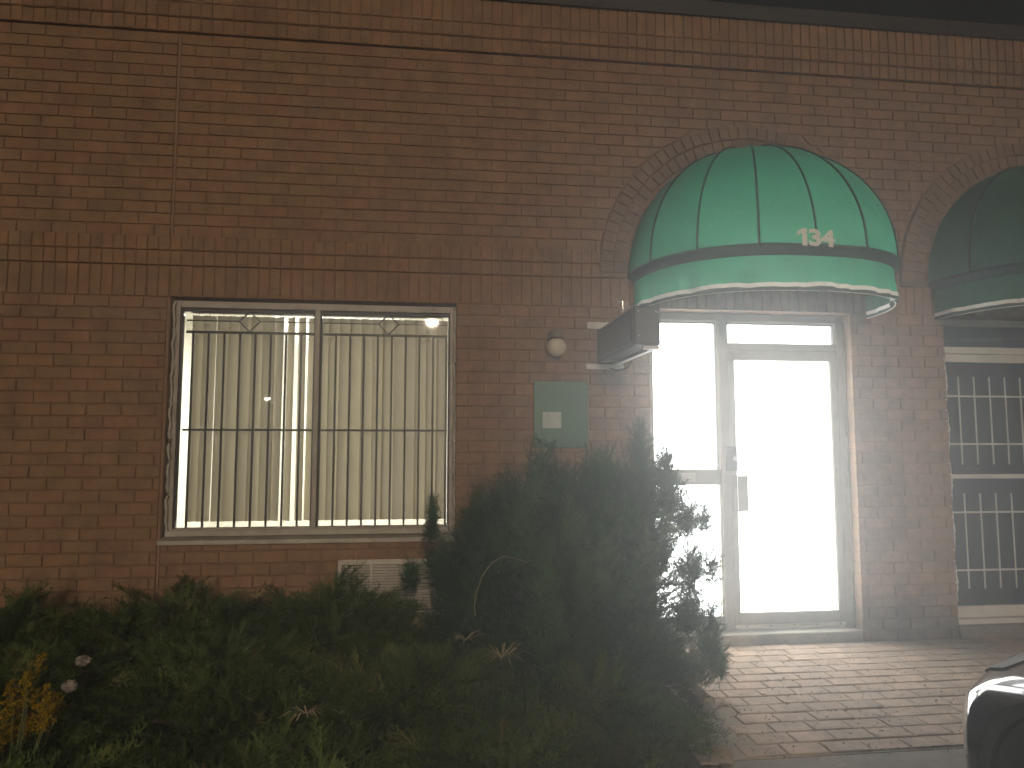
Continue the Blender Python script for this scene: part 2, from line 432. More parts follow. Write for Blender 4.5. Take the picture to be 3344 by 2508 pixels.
# tympanum above soldier, inside the arches (between soldier top and ZB): stretchers
for n in range(3): 
    z0 = ZC+.226+n*.073
    for c in ACX:
        x = c-RI+.006
        k = 0
        while x < c+RI-.02:
            L = BL*(.5 if (k == 0 and n % 2) else 1); x2 = min(x+L, c+RI-.006)
            bricks.append((x, x2, x, x2, z0, z0+.073)); x = x2; k += 1
full_var = [chamfer_mesh('brick', BL-JT, CH-JT, .10, .0035, .0016, 100+k, 'brick') for k in range(10)]
info = []
for b in bricks:
    ab, bb, at, bt, z0, z1 = b
    xm, zm = .25*(ab+bb+at+bt), .5*(z0+z1)
    px, py, q = proj((xm, 0, zm))
    vis = -20 < px < 1044 and -10 < py < 700
    if 455 < px < 715 and py > 480 and xm < 3.5: vis = False     # behind the yew
    if px < 480 and py > 600: vis = False                        # behind the junipers
    for c in ACX:
        if math.hypot(xm-c, zm-ASZ) < RI and zm > ZC: vis = False
    w_, h_ = max(bb, bt)-min(ab, at), z1-z0
    info.append((vis, w_*h_/(q*q)*(1+.0*xm), b))
info.sort(key=lambda t: (t[0], t[1]), reverse=True)
bst = MB(); nb = 0
def add_chamfered(mb, ab, bb, at, bt, z0, z1, proud=0., depth=.1, ch=.0035, jt=JT, jit=.0015):
    j = lambda: rng.uniform(-jit, jit); h = jt/2; p = rng.uniform(-.0022, .0022)
    o = [(ab+h+j(), -proud+p, z0+h+j()), (bb-h+j(), -proud+p, z0+h+j()), (bt-h+j(), -proud+p, z1-h+j()), (at+h+j(), -proud+p, z1-h+j())]
    cx = sum(q[0] for q in o)/4; cz = sum(q[2] for q in o)/4
    W_ = max(.01, bb-ab); H_ = z1-z0
    fr = [(cx+(x-cx)*(1-2*ch/max(W_, .02)), y-ch*.8+j()*.4, cz+(z-cz)*(1-2*ch/H_)) for x, y, z in o]
    bk = [(x, depth, z) for x, _, z in o]
    b0 = len(mb.v); mb.v += fr+o+bk; r = rng.random()
    mb.f.append((b0, b0+1, b0+2, b0+3)); mb.r.append(r)
    for k in range(4):
        k2 = (k+1) % 4
        mb.f += [(b0+k, b0+4+k, b0+4+k2, b0+k2), (b0+4+k, b0+8+k, b0+8+k2, b0+4+k2)]; mb.r += [r, r]
for vis, a, b in info:
    ab, bb, at, bt, z0, z1 = b
    plain_full = abs(ab-at) < 1e-4 and abs(bb-bt) < 1e-4 and abs((bb-ab)-BL) < 1e-3 and abs(z1-z0-CH) < 1e-3
    if nb < 300 and vis and plain_full:
        o = obj_mesh('brick', full_var[nb % 10], wall, (.5*(ab+bb), rng.uniform(-.002, .0025), .5*(z0+z1)))
        o.rotation_euler = (rng.uniform(-.012, .012), rng.uniform(-.004, .004), rng.uniform(-.006, .006)); nb += 1
    else:
        add_chamfered(bst, ab, bb, at, bt, z0, z1)
o = bst.build('brick', 'brick', wall, rnd=True); o['kind'] = 'stuff'
# --- header rows, soldier courses
hm = [chamfer_mesh('header_brick', BL/3-.008, HR-.009, .12, .0035, .0018, 200+k, 'brick') for k in range(6)]
sm_ = [chamfer_mesh('soldier_brick', BL/3-.009, .226-.010, .12, .0035, .0018, 220+k, 'brick') for k in range(6)]
hst = MB(); nh = 0; ns = 0; heads = []; SP = BL/3
def row(z0, z1, proud, kind, skip_ring):
    i0 = math.floor((XL-XJ)/SP)
    for i in range(i0, int((XR-XJ)/SP)):
        x0 = XJ + i*SP; xm = x0+SP/2
        if abs(xm-XJ) < .02: continue
        if skip_ring and any(abs(xm-c) < RO+.02 for c in ACX): continue
        px, py, q = proj((xm, 0, .5*(z0+z1)))
        vis = -15 < px < 1040 and py > -20
        heads.append((vis, 1/q, x0, z0, z1, proud, kind))
row(ZB-HR, ZB, .020, 'h', True); row(ZB-2*HR, ZB-HR, .012, 'h', True)
row(ZC, ZC+.226, -.002, 's', False)
row(ZA, ZA+.112, .022, 'h', False); row(ZA+.112, ZA+.218, .034, 'h', False); row(ZA+.218, ZA+.445, .036, 's', False)
heads.sort(key=lambda t: (t[0], t[1]), reverse=True)
for vis, q, x0, z0, z1, proud, kind in heads:
    if vis and ((kind == 'h' and nh < 300) or (kind == 's' and ns < 300)):
        me = hm[nh % 6] if kind == 'h' else sm_[ns % 6]
        o = obj_mesh('header_brick' if kind == 'h' else 'soldier_brick', me, wall, (x0+SP/2, -proud+rng.uniform(-.0025, .0025), .5*(z0+z1)))
        if kind == 'h': nh += 1; o.scale[2] = (z1-z0)/HR
        else: ns += 1
        o.rotation_euler = (rng.uniform(-.02, .02), rng.uniform(-.014, .014), rng.uniform(-.014, .014))
    else:
        add_chamfered(hst, x0, x0+SP, x0, x0+SP, z0, z1, proud, .1)
o = hst.build('header_brick', 'brick', wall, rnd=True); o['kind'] = 'stuff'
# --- arch rings of rowlock bricks
am = {}
for ci, c in enumerate(ACX):
    for ri, (r0, r1, pr) in enumerate(((RI, RI+.106, .012), (RI+.106, RO, .028))):
        nseg = int(pi*(r0+r1)/2/.079)
        key = ri
        if key not in am:
            am[key] = []
            for s_ in range(4):
                a = pi/nseg/2*.94; h = .004; rr = random.Random(300+s_+10*ri); j = lambda: rr.uniform(-.0018, .0018)
                pts = [((r0+h)*sin(-a)+j(), (r0+h)*cos(a)+j()), ((r0+h)*sin(a)+j(), (r0+h)*cos(a)+j()), ((r1-h)*sin(a)+j(), (r1-h)*cos(a)+j()), ((r1-h)*sin(-a)+j(), (r1-h)*cos(a)+j())]
                cx, cz = 0, (r0+r1)/2
                fr = [(x*.92, -pr-.003, cz+(z-cz)*.93) for x, z in pts]; md = [(x, -pr, z) for x, z in pts]; bk = [(x, .09, z) for x, z in pts]
                f = [(0,1,2,3)]
                for k in range(4): k2 = (k+1) % 4; f += [(k, 4+k, 4+k2, k2), (4+k, 8+k, 8+k2, 4+k2)]
                me = bpy.data.meshes.new('arch_brick'); me.from_pydata(fr+md+bk, [], f); me.update(); me.materials.append(M['brick_grey']); am[key].append(me)
        for k in range(nseg):
            t = -pi/2 + pi*(k+.5)/nseg
            px, py, q = proj((c+r1*sin(t), 0, ASZ+r1*cos(t)))
            o = obj_mesh('arch_brick', am[key][k % 4], wall, (c, rng.uniform(-.002, .002), ASZ)); o.rotation_euler = (0, t+rng.uniform(-.003, .003), 0)
    # short legs below the spring line
    for sgn in (-1, 1):
        for ri, (r0, r1, pr) in enumerate(((RI, RI+.106, .012), (RI+.106, RO, .028))):
            x0, x1 = sorted((c+sgn*(r0+.004), c+sgn*(r1-.004)))
            MB().box(x0, x1, -pr, .09, ZC+.231, ASZ-.004).build('arch_brick', 'brick_grey', wall, bevel=.004)
mbk = MB()
def strip(z0, z1, proud, gaps=()):
    xs = [XL] + [q for c in gaps for q in (c-RO-.02, c+RO+.02)] + [XR]
    for k in range(0, len(xs), 2):
        if xs[k+1] > xs[k]: mbk.box(xs[k], xs[k+1], -proud+.007, .0095, z0, z1)
strip(ZB-HR+.001, ZB-.003, .020, ACX); strip(ZB-2*HR+.003, ZB-HR, .012, ACX)
strip(ZA+.004, ZA+.111, .022); strip(ZA+.112, ZA+.440, .034)
for c in ACX:
    for (r0, r1, pr) in ((RI+.004, RI+.1055, .012), (RI+.1065, RO-.004, .028)):
        n = 90; b0 = len(mbk.v)
        for k in range(n+1):
            t = -pi/2+pi*k/n
            for (r_, y_) in ((r0, -pr+.007), (r1, -pr+.007), (r1, .0095), (r0, .0095)): mbk.v.append((c+r_*sin(t), y_, ASZ+r_*cos(t)))
        for k in range(n):
            for q in range(4): mbk.f.append((b0+k*4+q, b0+k*4+(q+1) % 4, b0+k*4+4+(q+1) % 4, b0+k*4+4+q)); mbk.r.append(0)
mbk.build('mortar_bed', 'mortar', wall)
# --- control joint, coping, brick slip under the coping
MB().box(XJ-.006, XJ+.006, .0015, .05, -.05, ZC).build('control_joint', 'caulk', wall)
MB().box(XJ-.006, XJ+.006, .001, .05, ZB+.0, ZA).build('control_joint', 'caulk', wall)
cp = MB()
for (x0, x1) in ((XL, -.02), (-.017, 3.04), (3.043, 6.10), (6.103, XR)):
    cp.box(x0, x1, -.062, .40, 4.900, 5.012); cp.box(x0, x1, -.068, -.05, 4.888, 4.903)
Bpart(cp.build('roof_coping', 'coping'))
Bpart(MB().box(XL, XR, .305, 6, 4.8, 4.86).build('roof', 'coping'))
# --- dark interior shells behind the openings (closed rooms)
def room(name, x0, x1, y0, y1, z0, z1, mat):
    m = MB().box(x0, x1, y0, y1, z0, z1)
    m.f = [f for k, f in enumerate(m.f) if k != 0]; m.r = m.r[1:]     # open towards the street wall
    return struct(m.build(name, mat))
room('office_room', -.6, 2.75, .302, 3.8, .02, 2.78, 'room')
room('entrance_hall', 3.3, 5.45, .302, 2.4, .02, 2.78, 'room')
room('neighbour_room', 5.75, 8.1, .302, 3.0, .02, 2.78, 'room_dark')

# ------------------------------------------------------------------ window
x0, x1, z0, z1 = WIN
wf = MB(); Y0, Y1 = .060, .135
wf.box(x0+.004, x0+.040, Y0, Y1, z0+.03, z1-.012); wf.box(x1-.040, x1-.004, Y0, Y1, z0+.03, z1-.012)
wf.box(x0+.0405, x1-.0405, Y0+.002, Y1, z1-.060, z1-.012); wf.box(x0+.0405, x1-.0405, Y0+.002, Y1, z0+.03, z0+.075)
win = wf.build('window', 'frame_win', bevel=.003); Bpart(win)
MB().box(1.029, 1.064, .052, .130, z0+.032, z1-.055).build('mullion', 'frame_win', win, bevel=.003)
gk = MB()
for (a, b) in ((x0+.041, 1.0285), (1.0645, x1-.041)):
    gk.box(a, a+.010, .078, .125, z0+.076, z1-.061); gk.box(b-.010, b, .078, .125, z0+.076, z1-.061)
    gk.box(a+.0102, b-.0102, .080, .125, z1-.083, z1-.0615); 
gk.build('gasket', 'frame_dark', win)
MB().box(x0+.052, 1.018, .108, .112, z0+.077, z1-.084).build('pane', 'glass', win)
MB().box(1.075, x1-.052, .108, .112, z0+.077, z1-.084).build('pane', 'glass', win)
sl = MB(); sl.hexa([(x0-.022,-.045,.806),(x1+.012,-.045,.806),(x1+.012,.14,.816),(x0-.022,.14,.816)], [(x0-.022,-.045,.838),(x1+.012,-.045,.838),(x1+.012,.14,.862),(x0-.022,.14,.862)])
sl.build('sill', 'sill', win, bevel=.005)
MB().box(x0+.002, x1-.002, .035, .060, z0+.022, z0+.062).build('sill_board', 'sill', win, bevel=.003)
# white caulk beads along the brick reveal, uneven
for xx, sg in ((x0, 1), (x1, -1)):
    cb = MB(); pts = [(xx+sg*(.004+.004*sin(k*1.7)+.003*rng.normal()*.5), .045+.01*sin(k*.9), z0+.03+k*.0335) for k in range(50)]
    cb.tube(pts, [.010+.003*abs(sin(k*1.3)) for k in range(50)], 6).build('caulk_bead', 'sill', win, smooth=True)
# security grilles behind the glass
def grille(xa, xb, xs, cx, label_extra):
    e = empty('window_grille', (xa, .155, .90)); L = Vector((-xa, -.155, -.90))
    tag(e, 'black iron security grille with %s uprights and a diamond behind the lit window' % label_extra, 'grille', 'grilles behind the lit window')
    def p(mb, nm='bar'):
        o = mb.build(nm, 'bar_black', e); o.location = L; return o
    p(MB().box(xa, xb, .150, .160, 2.300, 2.319), 'rail'); p(MB().box(xa, xb, .150, .160, 1.591, 1.607), 'rail')
    p(MB().box(xa, cx-.072, .152, .158, 2.389, 2.399), 'rail'); p(MB().box(cx+.072, xb, .152, .158, 2.391, 2.398), 'rail')
    for x in xs: p(MB().box(x-.0072, x+.0072, .148, .162, .905, 2.3005))
    d = MB()
    q = [(cx, 2.468), (cx+.074, 2.394), (cx, 2.3175), (cx-.074, 2.394)]
    for k in range(4):
        a, b = q[k], q[(k+1) % 4]; d.tube([(a[0], .155, a[1]), (b[0], .155, b[1])], .0055, 6)
    p(d, 'diamond')
grille(.105, 1.018, [.154, .263, .372, .481, .590, .699, .808, .917], .545, 'eight')
grille(1.076, 1.994, [1.168, 1.271, 1.373, 1.475, 1.578, 1.681, 1.783, 1.885, 1.984], 1.551, 'nine')
# vertical blind
bl = empty('vertical_blind', (1.03, .27, .9)); tag(bl, 'cream vertical blind with half-turned slats hanging in the lit window', 'blind')
MB().box(-.93, .93, -.022, .022, 1.564, 1.61).build('headrail', 'frame_bead', bl, bevel=.004)
W2 = .0445; sv = []
for k in range(6):
    t = -1+2*k/5; sv.append((t*W2, .006*(1-t*t)))
def slat_mesh(h):
    me = bpy.data.meshes.new('slat'); v = [(x, y, -h) for x, y in sv] + [(x, y, 0) for x, y in sv]
    me.from_pydata(v, [], [(k, k+1, k+7, k+6) for k in range(5)]); me.update(); me.materials.append(M['slat']); me.polygons.foreach_set('use_smooth', [True]*5); return me
smesh = slat_mesh(1.515)
specs = []
ang = {0: 20, 1: 17, 2: 14, 3: 19, 4: 13, 5: 21, 6: 14, 7: -36, 8: -46, 9: -44, 10: -36, 11: 16, 12: 22}
pitch = .0815
for k in range(23):
    x = -.872 + k*pitch + rng.uniform(-.003, .003) + (.012 if k >= 2 else 0) - (.006 if k > 11 else 0)
    a = ang.get(k, 11 + 11*rng.random())
    o = obj_mesh('slat', smesh, bl, (x, .0 + rng.uniform(-.004, .004), 1.551)); o.rotation_euler = (rng.uniform(-.004, .004), rng.uniform(-.003, .003), radians(a))
    MB().box(x-.003, x+.003, -.004, .004, 1.5515, 1.5635).build('hanger', 'frame_bead', bl)
# office ceiling light
cl = empty('ceiling_light', (1.0, 1.9, 2.78)); tag(cl, 'lit ceiling panel in the room behind the blind', 'ceiling light')
MB().box(-.66, .66, -.36, .36, -.05, -.004).build('housing', 'white_paint', cl)
ld = bpy.data.lights.new('ceiling_light_lamp', 'AREA'); ld.shape = 'RECTANGLE'; ld.size = 1.2; ld.size_y = .6; ld.energy = ROOM_POWER; ld.color = (1, .95, .84)
lo = bpy.data.objects.new('ceiling_light_lamp', ld); col.objects.link(lo); lo.parent = cl; lo.location = (0, 0, -.06)

# ------------------------------------------------------------------ main entrance
x0, x1, z0, z1 = DOOR; ZS = .085
st = MB(); st.box(x0-.10, x1+.004, -.012, .30, -.05, ZS)
stp = st.build('door_step', 'concrete', bevel=.012); Bpart(stp)
fr = MB(); A, B_ = .095, .185
fr.box(x0+.006, x0+.050, A, B_, ZS+.001, z1-.006)                    # left jamb
fr.box(5.103, x1-.006, A, B_, ZS+.001, z1-.006)                      # right jamb
fr.box(x0+.0505, 5.1025, A+.001, B_, 2.472, z1-.006)                 # head
fr.box(4.112, 4.186, A-.004, B_, ZS+.001, 2.4715)                    # mullion
fr.box(4.1865, 5.1025, A-.002, B_, 2.238, 2.296)                     # transom bar
fr.box(x0+.0505, 4.1115, A+.002, B_, 1.186, 1.305)                   # sidelight mid rail
fr.box(x0+.0505, 4.1115, A+.002, B_, ZS+.001, .190)                  # sidelight bottom rail
ef = fr.build('entrance_frame', 'frame_alu', bevel=.003); Bpart(ef)
bd = MB()
bd.box(4.094, 4.111, A+.008, A+.03, 1.306, 2.471); bd.box(4.094, 4.111, A+.008, A+.03, .191, 1.185)
bd.box(x0+.051, 4.0935, A+.008, A+.03, 2.455, 2.471); bd.box(4.187, 5.10, A+.008, A+.03, 2.455, 2.471); bd.box(5.085, 5.102, A+.008, A+.03, 2.297, 2.4545)
bd.build('glazing_bead', 'frame_bead', ef)
gs = MB(); gs.box(4.086, 4.0935, A+.012, A+.04, 1.306, 2.4545); gs.box(x0+.051, 4.0855, A+.012, A+.04, 2.446, 2.4545); gs.box(4.187, 5.0845, A+.012, A+.04, 2.446, 2.4545); gs.box(5.078, 5.0845, A+.012, A+.04, 2.297, 2.4455)
gs.build('gasket', 'frame_dark', ef)
MB().box(x0+.051, 4.0858, .140, .144, 1.306, 2.4456).build('sidelight_pane', 'lit_pane', ef)
MB().box(x0+.051, 4.0935, .140, .144, .191, 1.1855).build('sidelight_pane', 'lit_pane', ef)
MB().box(4.187, 5.0775, .140, .144, 2.2965, 2.4456).build('transom_pane', 'lit_pane', ef)
ms = MB().box(3.775, 3.897, A-.006, A+.0015, 1.212, 1.281).build('mail_slot', 'steel', ef, bevel=.002)
MB().box(3.785, 3.887, A-.009, A-.0062, 1.236, 1.258).build('mail_flap', 'frame_bead', ef, bevel=.001)
cbp = [(x0+.004+.003*sin(k*2.1), .06+.006*sin(k*1.1), .10+k*.0482) for k in range(50)]
MB().tube(cbp, [.009+.003*abs(sin(k*1.9)) for k in range(50)], 6).build('caulk_bead', 'concrete', ef, smooth=True)
cbp = [(x1-.006+.003*sin(k*2.3), .088+.004*sin(k*1.4), .10+k*.0482) for k in range(50)]
MB().tube(cbp, [.006+.003*abs(sin(k*1.5)) for k in range(50)], 6).build('caulk_bead', 'concrete', ef, smooth=True)
dr = MB(); DA, DB = .104, .150; dx0, dx1, dz0, dz1 = 4.192, 5.098, .104, 2.234
dr.box(dx0, dx0+.050, DA, DB, dz0, dz1); dr.box(dx1-.052, dx1, DA, DB, dz0, dz1)
dr.box(dx0+.0505, dx1-.0525, DA+.001, DB, 2.165, dz1); dr.box(dx0+.0505, dx1-.0525, DA+.001, DB, dz0, .210)
dl = dr.build('entrance_door', 'frame_alu', bevel=.003); Bpart(dl)
MB().box(dx0+.0505, dx1-.0525, .128, .132, .2105, 2.1645).build('door_pane', 'lit_pane', dl)
b2 = MB(); b2.box(dx1-.0605, dx1-.053, DA+.006, DA+.02, .2105, 2.1645); b2.box(dx0+.051, dx1-.061, DA+.006, DA+.02, 2.157, 2.1645); b2.box(dx0+.051, dx1-.061, DA+.006, DA+.02, .2105, .217)
b2.build('gasket', 'frame_bead', dl)
lk = MB().box(4.148, 4.236, .080, .0935, 1.295, 1.480).build('lock_plate', 'lock', dl, bevel=.004)
MB().lathe([(0, -.012), (.014, -.012), (.017, -.006), (.017, .006)], (4.214, .076, 1.388), 20, 'y').build('lock_cylinder', 'steel', dl, smooth=True)
hd = MB(); hd.box(4.198, 4.222, .060, .1035, .985, 1.258); hd.box(4.2225, 4.305, .056, .064, .985, 1.258); hd.box(4.297, 4.305, .064, .084, .985, 1.258)
hd.build('pull_handle', 'frame_alu', dl, bevel=.002)
sw = MB().box(dx0+.002, dx1-.01, .092, .1035, .105, .128).build('door_sweep', 'frame_bead', dl)
for k in range(5): MB().lathe([(0, -.003), (.006, -.003), (.006, .001)], (4.28+k*.19, .0915, .117), 10, 'y').build('screw', 'lock', dl)
MB().box(5.085, 5.128, .07, .0945, 2.19, 2.262).build('pivot', 'frame_alu', dl, bevel=.004)
MB().box(5.085, 5.128, .07, .0945, .088, .15).build('pivot', 'frame_alu', dl, bevel=.006)

# ------------------------------------------------------------------ neighbouring entrance with white bars
x0, x1, z0, z1 = NDOOR
nf = MB()
nf.box(x0+.004, x0+.036, A, B_, .090, z1-.006); nf.box(x0+.0365, x1, A-.006, B_, 2.240, 2.296); nf.box(7.0, 7.07, A, B_, .09, 2.239)
nf.box(x0+.0365, x1, A, B_, 2.478, z1-.006); nf.box(x0+.0365, x1, A-.03, B_, .085, .125)
nfo = nf.build('entrance_frame', 'white_paint', bevel=.003); Bpart(nfo)
MB().box(x0+.037, x1, .14, .144, 2.297, 2.477).build('transom_pane', 'glass_dim', nfo)
MB().box(7.0705, x1, .14, .144, .126, 2.239).build('sidelight_pane', 'glass_dim', nfo)
Bpart(MB().box(x0-.004, x1+.1, -.01, .30, -.05, .084).build('door_step', 'kerb', bevel=.01))  # darker concrete than the main step, standing in for the car's shadow
nd = MB(); a, b = x0+.042, 6.99
nd.box(a, a+.034, DA, DB, .130, 2.236); nd.box(b-.04, b, DA, DB, .130, 2.236); nd.box(a+.0345, b-.0405, DA, DB, 2.172, 2.236); nd.box(a+.0345, b-.0405, DA, DB, 1.224, 1.258); nd.box(a+.0345, b-.0405, DA, DB, .130, .217)
ndo = nd.build('entrance_door', 'white_paint', bevel=.003); Bpart(ndo)
MB().box(a+.035, b-.041, .128, .132, 1.2585, 2.1715).build('door_pane', 'glass_dim', ndo)
MB().box(a+.035, b-.041, .128, .132, .2175, 1.2235).build('door_pane', 'glass_dim', ndo)
for z in (1.892, 1.503, .954, .496): MB().box(a+.0345, b-.041, .112, .1195, z-.007, z+.007).build('bar', 'white_paint', ndo)
for k in range(6):
    x = 6.170+k*.1395
    MB().box(x-.005, x+.005, .1197, .1275, 1.337, 2.054).build('bar', 'white_paint', ndo); MB().box(x-.005, x+.005, .1197, .1275, .348, 1.105).build('bar', 'white_paint', ndo)
MB().box(6.20, 6.32, .1335, .1345, 1.29, 1.315).build('sticker', 'plaque_pale', ndo)
MB().box(a-.05, a+.01, .06, .0945, .09, .14).build('pivot', 'white_paint', ndo, bevel=.004); MB().box(a-.05, a+.012, .065, .0945, 2.20, 2.262).build('pivot', 'frame_alu', ndo, bevel=.004)
cbp = [(x0+.003+.004*sin(k*2.1), .02+.012*sin(k*.7), .12+k*.044) for k in range(50)]
MB().tube(cbp, [.010+.004*abs(sin(k*1.9)) for k in range(50)], 6).build('caulk_bead', 'white_paint', nfo, smooth=True)

# ------------------------------------------------------------------ awnings
AN, AB, AC_, AA = 2.4, .945, .995, .985
AZ = 2.782
def dome(phi, t, a=AA, b=AB, c=AC_):
    """phi plan angle from -pi/2..pi/2 (0 = straight out), t 0 rim .. pi/2 apex"""
    sx, sy = sin(phi), cos(phi)
    rr = (abs(sx/a)**AN + abs(sy/b)**AN)**(-1/AN)
    k = cos(t)
    return (rr*sx*k, -rr*sy*k, c*sin(t))
def make_awning(cx, mat, label, number):
    root = empty('dome_awning', (cx, -.028, AZ)); tag(root, label, 'awning')
    NP, NT = 96, 28; m = MB()
    ribs = [-pi/2, radians(-67.5), radians(-45), radians(-22.5), 0, radians(22.5), radians(45), radians(67.5), pi/2]
    for j in range(NT+1):
        t = pi/2*j/NT
        for i in range(NP+1):
            ph = -pi/2+pi*i/NP
            # fabric sinks slightly between ribs
            k = (ph+pi/2)/radians(22.5); s_ = abs(sin(pi*k)); sink = 1-.020*s_*cos(t)**.5
            x, y, z = dome(ph, t); m.v.append((x*sink, y*sink, z*(1-.012*s_*sin(2*t)) + .004*sin(9*ph+3*t)*cos(t)))
    for j in range(NT):
        for i in range(NP):
            q = j*(NP+1)+i; m.f.append((q, q+1, q+NP+2, q+NP+1)); m.r.append(0)
    can = m.build('canopy', mat, root, smooth=True)
    for ph in ribs[1:-1]:
        MB().tube([tuple(1.004*c for c in dome(ph, pi/2*k/24)) for k in range(24)], .0085, 6).build('rib', 'seam', can, smooth=True)
    # lip turning under the rim
    lip = MB(); NPL = 96
    prof = [(1.0, .012), (1.006, .0), (1.0, -.018), (.975, -.045), (.955, -.062)]
    for (s_, dz) in prof:
        for i in range(NPL+1):
            x, y, z = dome(-pi/2+pi*i/NPL, 0); lip.v.append((x*s_, y*s_, dz))
    for j in range(len(prof)-1):
        for i in range(NPL):
            q = j*(NPL+1)+i; lip.f.append((q, q+1, q+NPL+2, q+NPL+1)); lip.r.append(0)
    lip.build('rim', 'seam', root, smooth=True)
    # valance, hanging with soft folds
    def ring(zs, nm, mt, off=0., wav=1.):
        m = MB(); n = 160
        for jj, zz in enumerate(zs):
            for i in range(n+1):
                ph = -pi/2+pi*i/n; x, y, z = dome(ph, 0); sag = (-.062-zz)/.2
                edge = min(1, cos(ph)*3)
                wv = wav*edge*(.016*sin(ph*9+1.2)+.014*sin(ph*17+.4)+.008*sin(ph*31)+.006*sin(ph*47+2))*sag + wav*.016*edge*math.exp(-((ph+.55)/.16)**2)*sin(min(1, max(0, sag*1.3))*pi)
                s_ = .958+off+wv; m.v.append((x*s_, y*s_, zz))
        for jj in range(len(zs)-1):
            for i in range(n):
                q = jj*(n+1)+i; m.f.append((q, q+1, q+n+2, q+n+1)); m.r.append(0)
        return m.build(nm, mt, root, smooth=True)
    ring([-.058-.0255*k for k in range(8)], 'valance', 'valance')
    ring([-.2370, -.252, -.2660], 'stripe', 'stripe', .0015)
    ring([-.2662, -.278, -.290], 'hem', 'seam', .001)
    MB().tube([(p[0]*.957, p[1]*.957, -.2925) for p in (dome(-pi/2+pi*k/60, 0) for k in range(61))], .0028, 5).build('hem_cord', 'stripe', root)
    # steel frame bow inside the rim
    MB().tube([(p[0]*.975, p[1]*.975, -.01) for p in (dome(-pi/2+pi*k/40, 0) for k in range(41))], .011, 8).build('frame_bow', 'steel', root, smooth=True)
    MB().tube([(-.97, -.01, -.01), (.97, -.01, -.01)], .011, 8).build('frame_bow', 'steel', root)
    if number:
        cu = bpy.data.curves.new('number', 'FONT'); cu.body = '34'; cu.size = .172; cu.offset = .0075; cu.space_character = .97; cu.resolution_u = 6
        to = bpy.data.objects.new('number_curve', cu); col.objects.link(to); dg = bpy.context.evaluated_depsgraph_get(); dg.update()
        me0 = bpy.data.meshes.new_from_object(to.evaluated_get(dg)); bpy.data.objects.remove(to)
        xs = [v.co.x for v in me0.vertices]; ys = [v.co.y for v in me0.vertices]
        sx = .182/(max(xs)-min(xs)); sy = .118/(max(ys)-min(ys))
        V = [((v.co.x-min(xs))*sx+.082, (v.co.y-min(ys))*sy) for v in me0.vertices]; Fs = [tuple(p.vertices) for p in me0.polygons]
        n0 = len(V); V += [(.036, 0), (.070, 0), (.070, .118), (.044, .118), (.036, .082), (.002, .092), (.002, .066), (.036, .076)]
        Fs += [(n0, n0+1, n0+2, n0+3, n0+4), (n0+4, n0+3, n0+5, n0+6)]
        me = bpy.data.meshes.new('house_number'); P = []
        for (X, Z) in V:
            X = X - .142; Z = Z - .012 - .03*X
            q = max(0., 1-(Z/AC_)**2)**(AN/2) - abs(X/AA)**AN
            P.append((X, -AB*max(q, 0)**(1/AN)*1.004 - .010, Z))
        me.from_pydata(P, [], Fs); me.update()
        me.materials.append(M['stripe']); o = obj_mesh('house_number', me, root)
        o['label'] = 'pale house number 134 on the canopy'
    return root
make_awning(ACX[0], 'green', 'bright green dome awning numbered 134 above the glowing door', True)
make_awning(ACX[1], 'green', 'dark green dome awning without a number above the barred door', False)

# ------------------------------------------------------------------ projecting sign box
sbx = empty('projecting_sign_box', (3.18, -.5, 2.10)); tag(sbx, 'black box sign sticking out from the brick wall on white brackets', 'sign')
SL = Vector((-3.18, .5, -2.10))
def sp(mb, nm, mt, bev=0, sm=False):
    o = mb.build(nm, mt, sbx, sm, bev); o.location = SL; return o
sp(MB().box(3.105, 3.276, -.985, -.035, 2.104, 2.352), 'box', 'signbox', .012)
sp(MB().box(3.101, 3.1045, -.93, -.09, 2.13, 2.33), 'face_panel', 'signbox')
sp(MB().box(3.114, 3.267, -.9895, -.9855, 2.115, 2.342), 'end_cap', 'signbox', .003)
for (x, z) in ((3.134, 2.318), (3.245, 2.318), (3.134, 2.165), (3.258, 2.312)): sp(MB().lathe([(0, -.004), (.004, -.003), (.0045, 0)], (x, -.990, z), 8, 'y'), 'screw', 'steel')
sp(MB().box(3.03, 3.30, -.034, -.003, 2.363, 2.412), 'bracket', 'white_paint', .003)
sp(MB().box(3.02, 3.31, -.034, -.003, 2.056, 2.097), 'bracket', 'white_paint', .003)
sp(MB().box(3.225, 3.26, -.97, -.0345, 2.084, 2.1035), 'support_angle', 'white_paint', .002)
sp(MB().box(3.17, 3.274, -.965, -.93, 2.083, 2.1035), 'support_angle', 'white_paint', .002)
sp(MB().tube([(3.29, -.3, 2.10), (3.30, -.24, 2.075), (3.29, -.16, 2.052), (3.25, -.08, 2.045), (3.2, -.03, 2.065)], .006, 6), 'cable', 'bar_black', sm=True)
sp(MB().tube([(3.11, -.72, 2.36), (3.11, -.72, 2.43), (3.14, -.5, 2.47)], .005, 6), 'stay_wire', 'steel')

# ------------------------------------------------------------------ globe wall lamp
gl = empty('globe_wall_lamp', (2.785, -.09, 2.21)); tag(gl, 'unlit cream glass globe wall lamp with brown metal cap', 'wall lamp')
MB().lathe([(0.002, -.072)]+[(.072*cos(a), .072*sin(a)) for a in np.linspace(-1.45, 1.1, 16)]+[(.032, .066)], (0, 0, 0), 28).build('globe', 'opal', gl, smooth=True)
MB().lathe([(.034, .058), (.052, .060), (.056, .075), (.056, .098), (.050, .108), (0.001, .110)], (0, 0, 0), 24).build('cap', 'lampbase', gl, smooth=True)
MB().lathe([(0.001, .02), (.048, .02), (.055, .035), (.055, .088)], (0, 0, .085), 24, 'y').build('back_plate', 'lampbase', gl, smooth=True)

